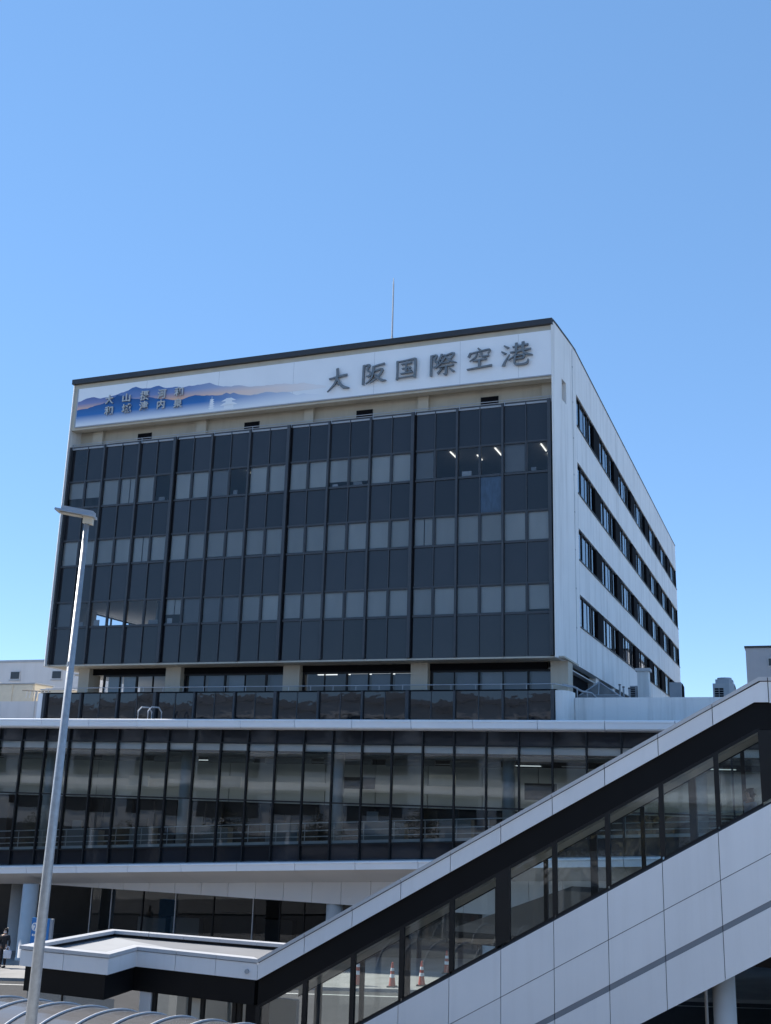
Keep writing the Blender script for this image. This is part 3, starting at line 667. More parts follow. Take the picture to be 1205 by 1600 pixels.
# lower fascia and the hull-shaped soffit
j = 2.32-3.0*6
while j < X1:
    a, b = j+.012, j+3.0-.012
    za, zb = LF(a), LF(b)
    m = MB()
    prof = lambda z: [(-3.0, z), (-3.05, z-.02), (-3.05, z-.08), (-3.0, z-.10), (-2.97, z-.36), (-2.9, z-.38), (-2.9, z-.02)]
    A = prof(za); B = prof(zb); bb = len(m.v)
    m.v += [(a, y, z) for y, z in A] + [(b, y, z) for y, z in B]; n = len(A)
    m.f += [tuple(range(bb, bb+n))[::-1], tuple(range(bb+n, bb+2*n))] + [(bb+i, bb+n+i, bb+n+(i+1) % n, bb+(i+1) % n) for i in range(n)]
    TM(m, "fascia_panel", M_FASCIAT)
    K = lambda x: 2.62+.057*(x-1.4)
    m = MB().quad((a, -2.94, za-.37), (b, -2.94, zb-.37), (b+.0, -.95, K(b)), (a, -.95, K(a)))
    m.quad((a, -2.94, za-.34), (b, -2.94, zb-.34), (b, -.95, K(b)+.03), (a, -.95, K(a)+.03))
    TM(m, "soffit_panel", M_SOFFIT)
    for q in (0, 1):
        a2 = j+1.5*q+.01; b2 = a2+1.48
        if K(b2) > 2.66:
            TM(MB().slab(a2, b2, -.95, -.9, min(2.62, K(a2)-.01), max(K(a2), 2.621), 2.62, K(b2)), "drop_panel", M_SOFFIT)
    j += 3.0
TM(MB().slab(XA, XB, -2.88, -.1, LF(XA)-.30, LF(XA)-.01, LF(XB)-.30, LF(XB)-.01), "deck_edge", M_COPING)
TM(MB().slab(XA, XB, -2.9, -2.85, LF(XA)-.35, LF(XA)-.05, LF(XB)-.35, LF(XB)-.05), "fascia_backing", M_JOINT)
bk = MB().slab(2.4, XB, -.88, -.86, 2.63, 2.7, 2.63, LF(XB)-.2); TM(bk, "drop_backing", M_JOINT)
# ground floor
TM(box(XA, XB, -.85, 12, 2.63, 2.75), "ground_ceiling", M_TERMDARK)
TM(box(XA, XB, 9, 9.1, -2, 2.63), "ground_back_wall", M_TERMDARK)
for i, (a, b) in enumerate(((3.59, 4.86), (4.86, 6.8), (6.8, 8.77), (8.77, 11.0), (11.0, 13.26), (13.26, 14.0), (14.75, 16.07), (16.07, 19.5), (19.5, 22), (22, 25), (25, 28), (28, 31), (31, 34), (34, 38))):
    m = box(a-.03, a+.03, .95, 1.05, gz(a), 2.63); m.box(a+.03, b-.03, .96, 1.04, 2.55, 2.63)
    f = TM(m, "shop_window", M_RAIL if i in (0, 1, 3, 5) else M_FRAME)
    p = MB().quad((a+.03, 1.0, gz(a)), (b-.03, 1.0, gz(b)), (b-.03, 1.0, 2.55), (a+.03, 1.0, 2.55)).build("pane", M_GLASSG, f)
    p.rotation_euler = (0, 0, random.uniform(-.01, .01))
for x in (4.3, 6.4, 9.6, 12.0): TM(box(x, x+1.8, 4.5, 5.0, gz(x), gz(x)+1.5+.2*(x % 2)), "counter", M_TERMDARK if x > 9 else M_ROOM)
for x, y in ((2.25, -2.4), (-1.2, 1.0), (18.33, -.5), (-5.4, -2.4), (26, -.5)):
    TM(MB().lathe(x, y, [(.42, gz(x)), (.42, gz(x)+.25), (.40, gz(x)+.26), (.40, 2.75)], 28), "ground_column", M_TERMCOL, smooth=True)

# roof ladder hoops
ld = thing("roof_ladder", "pair of hooped ladder rails rising over the white roof edge", "ladder", (7.9, -1.2, 11.09))
for a in (7.45, 8.05):
    MB().tube([(a, -1.9, 10.9), (a, -1.9, 11.5), (a+.06, -1.7, 11.72), (a+.24, -1.3, 11.72), (a+.3, -1.1, 11.5), (a+.3, -1.1, 11.09)], .04, 8).build("hoop_rail", M_COPING, ld)

# ---------------------------------------------------------------- roof-top things right of the tower
tag(box(29.6, 48, 1.2, 1.45, 11.1, 12.36).build("parapet_wall", M_WHITE), "low white rooftop wall running right from the tower foot", "wall")
sk = thing("skylight", "small pyramid shaped glazed skylight beside the tower overhang", "skylight", (29.9, 6.5, 11.1))
z0 = 12.86
cz = [(28.98, 5.6), (30.95, 5.6), (30.95, 7.4), (28.98, 7.4)]; ap = (29.85, 6.5, 13.62)
m = MB()
for i in range(4): m.quad((*cz[i], z0), (*cz[(i+1) % 4], z0), ap)
m.build("glazing", glass("skylight_glass", (.5, .55, .6), 1.5, film=.35), sk)
m = MB()
for c in cz: m.tube([(*c, z0), ap], .045, 6)
for i in range(4): m.tube([(*cz[i], z0), (*cz[(i+1) % 4], z0)], .05, 6)
m.tube([(29.95, 5.6, z0), ap], .035, 6)
m.build("frame", M_GREYMETAL, sk)
box(28.93, 31.02, 5.55, 7.45, 11.1, z0-.05).build("curb", M_GREYMETAL, sk)
du = thing("exhaust_duct", "tall white capped exhaust duct in front of the tower side windows", "duct", (31.0, 12, 11.1))
box(31.1, 31.72, 11.7, 12.4, 11.1, 14.75).build("shaft", M_WHITE, du)
box(31.0, 31.82, 11.6, 12.5, 14.751, 14.92).build("cap", M_COPING, du)
lv = thing("louvre_box", "short louvred grey box left of the capped exhaust duct", "vent box", (30.5, 12, 11.1))
box(30.66, 31.05, 11.8, 12.3, 11.1, 13.95).build("casing", M_GREYMETAL, lv)
m = MB()
for i in range(7): m.box(30.70, 30.95, 11.775, 11.799, 13.2+.1*i, 13.26+.1*i)
m.build("louvre", M_MULLDK, lv)
pb = thing("plant_box", "plain grey plant box right of the exhaust duct at tower rear", "plant box", (32.7, 13, 11.1))
box(32.7, 33.35, 13.0, 14.2, 11.1, 14.25).build("casing", M_GREYMETAL, pb)
MB().prism([(12.99, 11.2), (14.3, 11.2), (14.3, 14.1), (13.4, 14.2)], 'x', 33.36, 33.4).build("side_louvre", M_MULLDK, pb)
for i, (x, y, z) in enumerate(((30.45, 9.5, 13.75), (30.62, 9.7, 13.65), (30.9, 9.9, 13.6))):
    p = thing("vent_pipe", ("thin vent pipe standing left in the row of three behind the skylight", "thin vent pipe standing middle in the row of three behind the skylight", "thin vent pipe standing right in the row of three behind the skylight")[i], "pipe", (x, y, 11.1), group="vent pipes behind the skylight")
    MB().tube([(x, y, 11.1), (x, y, z)], .05, 8).build("pipe", M_GREYMETAL, p)
    MB().lathe(x, y, [(.07, z+.001), (.07, z+.06)], 8).build("cap", M_CAP, p)
fl = thing("handrail_coil", "tangle of grey pipework on the roof edge by the tower's right corner", "pipework", (29.6, 1.9, 12.3))
MB().tube([(29.1, .9, 12.95), (29.5, 1.6, 12.9), (29.75, 2.2, 12.75), (30.1, 2.8, 12.72), (30.3, 3.1, 12.5)], .05, 8).build("pipe", M_GREYMETAL, fl)
MB().tube([(29.6, 1.8, 11.5), (29.6, 1.8, 12.9)], .03, 6).tube([(29.95, 2.5, 11.5), (29.95, 2.5, 12.75)], .03, 6).build("bracket", M_GREYMETAL, fl)
# air-conditioning unit
ac = thing("cooling_unit", "white rooftop cooling unit with dark louvres and fan top", "cooling unit", (36.0, 8, 11.1))
m = MB().prism([(35.45, 7.6), (36.25, 7.6), (36.5, 7.85), (36.5, 8.9), (35.45, 8.9)], 'z', 11.6, 13.62); m.build("casing", M_ACW, ac)
MB().prism([(35.58, 7.75), (36.25, 7.75), (36.42, 7.95), (36.42, 8.8), (35.58, 8.8)], 'z', 13.621, 13.84).build("top_tray", M_GREYMETAL, ac)
MB().lathe(36.0, 8.3, [(.36, 13.841), (.36, 13.96), (.30, 13.96), (.30, 13.90)], 20).build("fan_shroud", M_GREYMETAL, ac)
m = MB()
for i in range(8):
    m.box(35.54, 35.74, 7.585, 7.599, 12.45+.12*i, 12.54+.12*i); m.box(35.77, 35.97, 7.585, 7.599, 12.45+.12*i, 12.54+.12*i)
m.build("louvre", M_MULLDK, ac)
m = MB()
for i in range(6): m.box(36.501, 36.515, 7.95, 8.85, 12.5+.18*i, 12.62+.18*i)
m.build("side_louvre", M_MULLDK, ac)
box(35.45, 36.5, 7.6, 8.9, 11.1, 11.59).build("stand", M_GREYMETAL, ac)
# grey building far right
gb = thing("grey_building", "plain grey clad building rising behind the stairway at the right edge", "building", (48, 68, 0))
box(34.95, 62, 60, 76, .0, 22.3).build("wall", M_GREYB, gb)
box(34.85, 62.1, 59.9, 76.1, 22.3, 22.5).build("roof_cap", M_CAP, gb)
m = box(36.95, 37.0, 59.93, 59.99, 20.5, 21.3); m.box(38.4, 38.45, 59.93, 59.99, 20.5, 21.3); m.box(37.0, 38.4, 59.93, 59.99, 20.5, 20.55); m.box(37.0, 38.4, 59.93, 59.99, 21.25, 21.3)
w = m.build("window", M_COPING, gb); box(37.0, 38.4, 59.95, 59.985, 20.55, 21.25).build("pane", M_SPANDREL, w)
# white building far left
lb = thing("white_building", "pale building with two small square windows beyond the tower's left side", "building", (-33, 37, 0))
box(-48, -18.5, 30, 44, 0, 18.35).build("wall", M_LEFTW, lb)
box(-48.1, -18.4, 29.92, 44.1, 18.35, 18.55).build("roof_cap", M_GREYMETAL, lb)
for x in (-27.75, -23.15, -32.3, -37):
    m = box(x-.08, x+1.02, 29.93, 29.998, 16.76, 17.55); w = m.build("window", M_COPING, lb)
    box(x, x+.94, 29.9, 29.929, 16.84, 17.47).build("pane", M_SPANDREL, w)
    box(x-.14, x+1.08, 29.86, 29.997, 16.68, 16.755).build("sill", M_GREYMETAL, w)
tag(box(-30, -.7, 3.6, 3.9, 10.9, 12.5).build("parapet_wall", M_LEFTW), "pale concrete roof wall left of the dark balustrade", "wall")
cb = thing("rooftop_cabin", "cream rooftop cabin, warm sunlight in its colour, with two panels in front of the white building", "cabin", (-13.5, 14, 11.1))
box(-15.0, -11.3, 13, 15, 11.1, 14.55).build("wall", M_CREAM, cb)
for a, b in ((-14.9, -13.2), (-13.0, -11.4)):
    box(a, b, 12.96, 12.999, 12.6, 14.5).build("wall_panel", M_CREAM, cb)
box(-15.1, -11.2, 12.9, 15.1, 14.551, 14.62).build("roof", M_GREYMETAL, cb)
cb = thing("plant_cabinet", "small cream cabinet, warm sunlight in its colour, against the left end of the balustrade", "cabinet", (-8.8, 12, 11.1))
box(-9.9, -7.4, 12, 13.5, 11.1, 14.0).build("casing", M_CREAM, cb); box(-9.95, -7.35, 11.95, 13.55, 14.001, 14.08).build("lid", M_COPING, cb)
vb = thing("grilled_window", "dark barred ventilation window on a pale block at the left edge", "ventilator", (-17.3, 13.6, 11.1))
box(-20, -16.0, 13, 15, 11.1, 14.9).build("wall", M_LEFTW, vb)
fx = box(-18.6, -16.6, 12.95, 12.99, 12.6, 13.95).build("opening", M_MULLDK, vb)
m = MB()
for i in range(7): m.box(-18.5+.3*i, -18.46+.3*i, 12.92, 12.949, 12.6, 13.95)
for i in range(4): m.box(-18.6, -16.6, 12.915, 12.93, 12.7+.35*i, 12.74+.35*i)
m.build("grille", M_RAIL, vb)
an = thing("roof_aerial", "small white spiky aerial mount on the roof left of the lamp post", "aerial", (-3.0, 2.4, 12.5))
MB().tube([(-3.6, 2.4, 13.05), (-1.6, 2.4, 12.95)], .04, 6).build("boom", M_CAP, an)
MB().tube([(-2.6, 2.4, 11.1), (-2.6, 2.4, 13.0)], .04, 6).build("mast", M_RAIL, an)
m = MB()
for i in range(6): m.tube([(-3.3+.25*i, 2.4, 12.6), (-3.2+.25*i, 2.35, 12.98)], .025, 5)
m.build("bracket", M_COPING, an)

# ---------------------------------------------------------------- covered stairway with canopy
TL = .5635
st = thing("covered_stairway", "white and black enclosed stairway climbing right with a flat canopy at its foot", "stairway", (26.937, -25.173, 3.807), radians(1.06))
def STB(mb, name, mat, root=None, **k): return mb.build(name, mat, root or st, local=True, **k)
AL = 12.0                                           # the slope levels out into a landing here
def zs(a): return TL*min(a, AL)
def ST(a0, a1, w0, w1, lo, hi):
    if a0 < AL-.05 and a1 > AL+.05:
        return MB().prism([(a0, lo+zs(a0)), (AL, lo+zs(AL)), (a1, lo+zs(a1)), (a1, hi+zs(a1)), (AL, hi+zs(AL)), (a0, hi+zs(a0))], 'y', w0, w1)
    return MB().slab(a0, a1, w0, w1, lo+zs(a0), hi+zs(a0), lo+zs(a1), hi+zs(a1))
AE = 11.82; AF = 11.69; AX = 17.0
GL = lambda a: gz(26.9+a)-3.807
zE = TL*AE
# fascia panels (front)
for k in range(10):
    a0, a1 = 1.2*k+.008, 1.2*(k+1)-.008
    if k < 9:
        STB(ST(a0, a1, 0, .05, -.475, -.105), "fascia_panel", M_FASCIA); STB(ST(a0, a1, -.03, .28, -.085, 0), "coping", M_COPING)
a0 = 10.808
STB(MB().prism([(a0, TL*a0-.475), (AF, TL*AF-.475), (11.99, TL*AF-.475), (11.99, zE-.105), (AE+.03, zE-.105), (a0, TL*a0-.105)], 'y', 0, .05), "fascia_panel", M_FASCIA)
STB(MB().prism([(a0, TL*a0-.085), (AE, zE-.085), (11.99, zE-.085), (11.99, zE), (AE, zE), (a0, TL*a0)], 'y', -.03, .28), "coping", M_COPING)
for k in range(4):
    a0 = 12.008+1.2*k; a1 = a0+1.184
    STB(box(a0, a1, 0, .05, zE-.56, zE-.105), "fascia_panel", M_FASCIA); STB(box(a0, a1, -.03, .28, zE-.085, zE), "coping", M_COPING)
STB(MB().prism([(.0, -.47), (AF, TL*AF-.47), (AX, TL*AF-.47), (AX, zE-.01), (AE, zE-.01), (.0, -.01)], 'y', .052, .10), "joint_backing", M_JOINT)
# black band and frame
STB(MB().prism([(.0, -1.06), (AF, TL*AF-1.06), (AX, TL*AF-1.06), (AX, TL*AF-.45), (AF, TL*AF-.45), (.0, -.45)], 'y', .102, .22), "header_band", M_BLACK)
for k in range(10):
    a0, a1 = 1.2*k+.07, 1.2*(k+1)-.035
    if k == 4: a1 = 5.86
    if k == 5: a0 = 6.19
    if k == 9: a1 = 11.73
    fr = ST(a0-.03, a1+.03, .10, .20, -1.13, -1.062); fr.slab(a0-.03, a1+.03, .10, .20, -2.72+TL*(a0-.03), -2.64+TL*(a0-.03), -2.72+TL*(a1+.03), -2.64+TL*(a1+.03))
    fr.slab(a0-.03, a0-.001, .10, .20, -2.65+TL*(a0-.03), -1.12+TL*(a0-.03), -2.65+TL*(a0-.001), -1.12+TL*(a0-.001))
    w = STB(fr, "window", M_FRAME)
    MB().quad((a0, .15, TL*a0-2.64), (a1, .15, TL*a1-2.64), (a1, .15, TL*a1-1.13), (a0, .15, TL*a0-1.13)).build("pane", M_GLASSST, w, local=True)
for k in range(0, 11):
    c0, c1 = 1.2*k-.035, 1.2*k+.07
    if k == 5: c0, c1 = 5.86, 6.19
    if k == 10: c0, c1 = 11.73, 12.3
    zt = -1.06 if k < 10 else -1.07
    STB(ST(c0, c1, .085, .21, -2.64, zt) if k < 10 else MB().prism([(c0, TL*c0-2.64), (c1, TL*c1-2.64), (c1, TL*AF-1.07), (c0, TL*AF-1.07)], 'y', .085, .21), "mullion", M_FRAME)
STB(box(12.3, AX, .09, .2, 3.9, TL*AF-1.07), "black_wall_panel", M_BLACK)
# cladding rows
for k in range(0, 14):
    a0, a1 = 1.2*k+.007, 1.2*(k+1)-.007
    for lo, hi in ((-3.725, -2.745), (-4.635, -3.740), (-5.71, -4.765)):
        if hi+zs(a1) > GL(a0)+.05:
            STB(ST(a0, a1, 0, .045, lo, hi), "cladding_panel", M_FASCIA)
    if -4.7+zs(a1) > GL(a0): STB(ST(a0, a1, .012, .05, -4.762, -4.638), "trim_strip", M_STRIPE)
STB(ST(0, AX, .05, .10, -5.68, -2.70), "cladding_backing", M_JOINT)
# interior: floor, treads, ceiling, back side
STB(ST(0, AX, .11, 2.6, -5.6, -3.95), "stair_body", M_TERMDARK)
tr = MB()
n = 36
for i in range(n):
    a = .2+i*.30
    tr.box(a, a+.30, .9, 2.4, TL*a-3.94, TL*(a+.3)-3.77)
STB(tr, "stair_tread", M_STEP)
STB(ST(0, AF, .225, 2.6, -1.02, -.94), "sloped_ceiling", M_SLOPEC)
STB(box(AF+.02, AX, .225, 2.6, TL*AF-1.04, TL*AF-.96), "landing_ceiling", M_SLOPEC)
STB(MB().prism([(0, -.30), (AE, zE-.30), (AX, zE-.30), (AX, zE-.22), (AE, zE-.22), (0, -.22)], 'y', .28, 2.6), "roof_deck", M_ROOF)
STB(MB().prism([(0, -.8), (AF, TL*AF-.8), (AX, TL*AF-.8), (AX, zE), (AE, zE), (0, 0)], 'y', 2.62, 2.86), "rear_fascia", M_FASCIA)
STB(ST(0, AX, 2.62, 2.70, -5.7, -2.75), "rear_cladding", M_FASCIA)
STB(ST(0, AF, 2.50, 2.58, -1.19, -1.03), "rear_header", M_SLOPEC)
STB(ST(0, AF, 2.49, 2.60, -1.225, -1.195), "rear_header_frame", M_FRAME)
for k in range(0, 12):
    a = 1.2*k+.5; w = .05 if k % 2 else .085
    STB(ST(a-w, a+w, 2.60, 2.72, -2.75, -.8), "rear_mullion", M_FRAME)
for k in range(0, 11):
    a0 = 1.2*k+.56; a1 = a0+1.1
    STB(MB().quad((a0, 2.66, zs(a0)-2.75), (a1, 2.66, zs(a1)-2.75), (a1, 2.66, zs(a1)-.8), (a0, 2.66, zs(a0)-.8)), "rear_pane", M_GLASSST)
hr = MB()
for w in (.85, 2.45): hr.tube([(0, w, -2.95), (AF, w, TL*AF-2.95)], .025, 8); hr.tube([(0, w, -3.35), (AF, w, TL*AF-3.35)], .02, 6)
for k in range(12):
    for w in (.85, 2.45): hr.tube([(.4+k, w, TL*(.4+k)-3.8), (.4+k, w, TL*(.4+k)-2.95)], .018, 6)
STB(hr, "handrail", M_RAIL)
# canopy ring at the foot: outline in plan (front goes left, steps forward)
OUT = [(0, 0), (-3.56, .30), (-3.45, -1.13), (-6.12, -1.0), (-6.0, 2.86), (0, 2.86)]
def ring(name, mat, zlo, zhi, out, inset, skip=()):
    n = len(out)
    P = [Vector(p) for p in out]
    area = sum(P[i].x*P[(i+1) % n].y-P[(i+1) % n].x*P[i].y for i in range(n))
    sg_ = 1 if area > 0 else -1
    I = []
    for i in range(n):
        d0 = (P[i]-P[i-1]).normalized(); d1 = (P[(i+1) % n]-P[i]).normalized()
        n0 = Vector((-d0.y, d0.x))*sg_; n1 = Vector((-d1.y, d1.x))*sg_
        b = (n0+n1); b = b/(b.dot(n0)) if abs(b.dot(n0)) > .1 else n0
        I.append(P[i]+b*inset)
    for i in range(n):
        if i in skip: continue
        A, B = P[i], P[(i+1) % n]; A2, B2 = I[i], I[(i+1) % n]
        ln = (B-A).length; cnt = max(1, round(ln/1.25))
        for c in range(cnt):
            t0 = c/cnt; t1 = (c+1)/cnt
            g0 = t0 + (.007/ln if c > 0 else 0); g1 = t1-(.007/ln if c < cnt-1 else 0)
            q = [A.lerp(B, g0), A.lerp(B, g1), A2.lerp(B2, g1), A2.lerp(B2, g0)]
            STB(MB().prism([(p.x, p.y) for p in (q if sg_ > 0 else q[::-1])], 'z', zlo, zhi), name, mat)
    return P, I
ring("canopy_fascia", M_FASCIA, -.475, -.105, OUT, .05, skip=(5,))
def shrink(out, d):
    n = len(out); P = [Vector(p) for p in out]; I = []
    area = sum(P[i].x*P[(i+1) % n].y-P[(i+1) % n].x*P[i].y for i in range(n)); s_ = 1 if area > 0 else -1
    for i in range(n):
        d0 = (P[i]-P[i-1]).normalized(); d1 = (P[(i+1) % n]-P[i]).normalized()
        n0 = Vector((-d0.y, d0.x))*s_; n1 = Vector((-d1.y, d1.x))*s_; b = n0+n1; b = b/b.dot(n0)
        I.append(tuple(P[i]+b*d))
    return I
ring("canopy_coping", M_COPING, -.085, 0, shrink(OUT, -.03), .26, skip=(5,))
O2 = shrink(OUT, .052); ring("canopy_backing", M_JOINT, -.47, -.01, O2, .03, skip=(5,))
O3 = shrink(OUT, .085)
STB(MB().prism(O3 if True else O3, 'z', -.30, -.17), "canopy_roof", M_ROOF)
STB(MB().prism([(-5.5, 2.3), (-5.35, -.6), (-3.9, -.75), (-3.95, .75), (-1.0, .45)], 'z', -.169, -.135), "canopy_roof_fall", pbr("pale_membrane", (.33, .33, .33), .8, var=.08, scale=1.5))
O4 = shrink(OUT, .11); STB(MB().prism(O4, 'z', -1.06, -.31), "canopy_soffit_box", M_BLACK)
# light disc on fascia
STB(MB().tube([(-.28, -.02, -.30), (-.28, .02, -.30)], .055, 14), "round_vent", M_GREYMETAL)
# glazed entrance under the canopy
for a0, a1, mt in ((-3.45, -3.12, M_FASCIA), (-1.95, -1.72, M_BEIGE)): STB(box(a0, a1, .42, .62, GL(-3), -1.06), "entrance_post", mt)
for a in (-3.05, -2.02, -1.68, -.80, -.65): STB(box(a-.05, a+.05, .45, .55, GL(-3), -1.06), "entrance_mullion", M_FRAME)
STB(box(-.35, .0, .2, .8, GL(0), -1.06), "entrance_corner", M_BLACK)
for a0, a1 in ((-3.0, -2.07), (-1.63, -.85), (-.6, -.35)):
    STB(MB().quad((a0, .5, GL(-3)), (a1, .5, GL(-3)), (a1, .5, -1.06), (a0, .5, -1.06)), "entrance_pane", M_GLASSST)
STB(box(-3.5, 0, 2.4, 2.6, GL(-3), -1.3), "entrance_rear_panel", M_TERMWALL)
for a0, a1 in ((-5.95, -4.92), (-4.88, -3.40)):
    STB(MB().quad((a0, -.80, GL(-5)), (a1, -.80, GL(-5)), (a1, -.80, -1.06), (a0, -.80, -1.06)), "windbreak_pane", M_SCREEN)
STB(box(-4.92, -4.88, -.82, -.78, GL(-5), -1.06), "windbreak_post", M_FRAME)
# round columns carrying the stairway
for a, w, r in ((10.72, .75, .24), (13.8, .75, .24), (15.6, 2.2, .24)):
    STB(MB().lathe(a, w, [(r, GL(a)), (r, zs(a)-5.55)], 28), "support_column", M_TERMCOL, smooth=True)

# far columns below the stairway; their roof is widened to shade the ground
dk = thing("shade_canopy", "dark low canopy widened for shade, on round columns seen underneath the stairway", "canopy", (42, -10, gz(42)))
box(30.2, 60, -20.5, -3.2, 3.9, 4.2).build("roof", M_BLACK, dk)
for x, y in ((39.4, -12.2), (40.4, -6.2), (41.0, -4.2), (46, -12.2), (52, -12.2)):
    MB().lathe(x, y, [(.27, gz(x)+.25), (.27, 3.9)], 24).build("column", M_TERMCOL, dk, smooth=True)
    MB().lathe(x, y, [(.2, gz(x)), (.2, gz(x)+.249)], 20).build("column_base", M_RAIL, dk, smooth=True)
sp = thing("white_post", "slim white post standing under the stairway beside the round column", "post", (37.2, -23.5, gz(37.2)))
MB().tube([(37.2, -23.5, gz(37.2)), (37.2, -23.5, 4.4)], .035, 10).build("shaft", M_COPING, sp)
MB().lathe(37.2, -23.5, [(.05, 2.3), (.05, 2.36)], 10).build("collar", M_RAIL, sp)

# ---------------------------------------------------------------- barrel-vaulted walkway roof
vt = thing("vaulted_walkway", "low barrel vaulted walkway roof of smoked panels with white ribs", "walkway roof", (20, -31.4, gz(20)))
VC, VR, VH = -31.45, 1.62, 3.62
def vpt(x, t, d=0): return (x, VC+(VR+d)*sin(t), VH-.62+(.62+d)*cos(t))
m = MB(); nx, ntt = 2, 22
for i in range(ntt):
    t0 = -1.45+2.9*i/ntt; t1 = -1.45+2.9*(i+1)/ntt
    m.quad(vpt(2, t0), vpt(31.6, t0), vpt(31.6, t1), vpt(2, t1))
m.build("vault_panel", M_VAULT, vt, smooth=True)
i = 0; x = 2.13
while x < 31.6:
    m = MB(); pts = [vpt(x, -1.45+2.9*q/22, .02) for q in range(23)]
    m.tube(pts, .022, 6); m.build("rib", M_COPING, vt); x += .67
for t in (-1.45, 1.45):
    p = vpt(2, t); m = box(2, 31.6, p[1]-.07, p[1]+.07, p[2]-.16, p[2]+.0); m.build("eaves_beam", M_GREYMETAL, vt)
for x in (4, 8.5, 13, 17.5, 22, 26.5, 31):
    for y in (VC-1.45, VC+1.45): MB().tube([(x, y, gz(x)), (x, y, VH-.7)], .06, 10).build("post", M_GREYMETAL, vt)

# ---------------------------------------------------------------- street lamp
lp = thing("street_lamp", "tall galvanised street lamp with flat head leaning over the scene at left", "street lamp", (28.62, -35.74, gz(28.67)))
zb = gz(28.67); ztop = 12.0
MB().tube([(28.56, -35.74, zb), (28.615, -35.74, 6), (28.70, -35.74, ztop)], [.105, .078, .043], 24).build("pole", M_STEEL, lp, smooth=True)
MB().lathe(28.55, -35.74, [(.2, zb), (.2, zb+.03), (.13, zb+.04), (.13, zb+.4)], 16).build("base_plate", M_STEEL, lp)
HD = Vector((-.93, -.36, 0)).normalized(); HN = Vector((-HD.y, HD.x, 0)); HC = Vector((28.70, -35.74, ztop+.02))
def hp(l, s, z): v = HC+HD*l+HN*s; return (v.x, v.y, v.z+z+.16*l)
def hbox(l0, l1, s0, s1, z0, z1, tp=1.0):
    m = MB()
    m.v = [hp(l0, s0, z0), hp(l1, s0*tp, z0), hp(l0, s1, z0), hp(l1, s1*tp, z0), hp(l0, s0*.86, z1), hp(l1, s0*tp*.86, z1), hp(l0, s1*.86, z1), hp(l1, s1*tp*.86, z1)]
    m.f = [(0, 2, 3, 1), (4, 5, 7, 6), (0, 1, 5, 4), (2, 6, 7, 3), (0, 4, 6, 2), (1, 3, 7, 5)]; return m
MB().lathe(28.66, -35.74, [(.058, 9.6), (.058, 9.68)], 20).build("collar", M_STEEL, lp)
hh = hbox(-.13, .52, -.14, .14, .06, .10).build("lamp_head", M_GREYMETAL, lp)
hbox(-.11, .42, -.115, .115, .101, .16).build("heat_sink", M_GREYMETAL, hh)
hbox(.08, .46, -.10, .10, .045, .059).build("lens", pbr("lamp_lens", (.45, .42, .36), .3), hh)
hbox(-.10, .06, -.05, .05, -.06, .058).build("bracket", M_CREAM, lp)

# ---------------------------------------------------------------- small things
bs = thing("standing_sign", "blue standing sign with white round emblem in front of the column", "sign", (4.35, -4.6, gz(4.35)+.13))
zz = gz(4.35)+.13
box(4.28, 5.30, -4.65, -4.55, zz+.08, zz+2.2).build("sign_board", M_BLUE, bs)
box(5.301, 5.46, -4.62, -4.50, zz+.08, zz+2.2).build("edge_frame", M_GREYMETAL, bs)
for x in (4.4, 5.2): box(x-.08, x+.08, -4.8, -4.4, zz, zz+.079).build("foot", M_GREYMETAL, bs)
MB().tube([(4.48, -4.66, zz+1.8), (4.48, -4.651, zz+1.8)], .19, 24).build("round_emblem", M_SIGNWHITE, bs)
m = MB()
m.box(4.39, 4.58, -4.665, -4.661, zz+1.86, zz+1.91); m.prism([(4.53, zz+1.861), (4.58, zz+1.861), (4.48, zz+1.66), (4.43, zz+1.66)], 'y', -4.665, -4.661)
m.build("emblem_mark", M_BLUE, bs)
m = MB()
for i in range(4): m.box(4.36+.10*i, 4.43+.10*i, -4.655, -4.651, zz+1.38, zz+1.48)
for i in range(2): m.box(5.0+.1*i, 5.07+.1*i, -4.655, -4.651, zz+1.86, zz+1.94)
m.build("white_lettering", M_SIGNWHITE, bs)

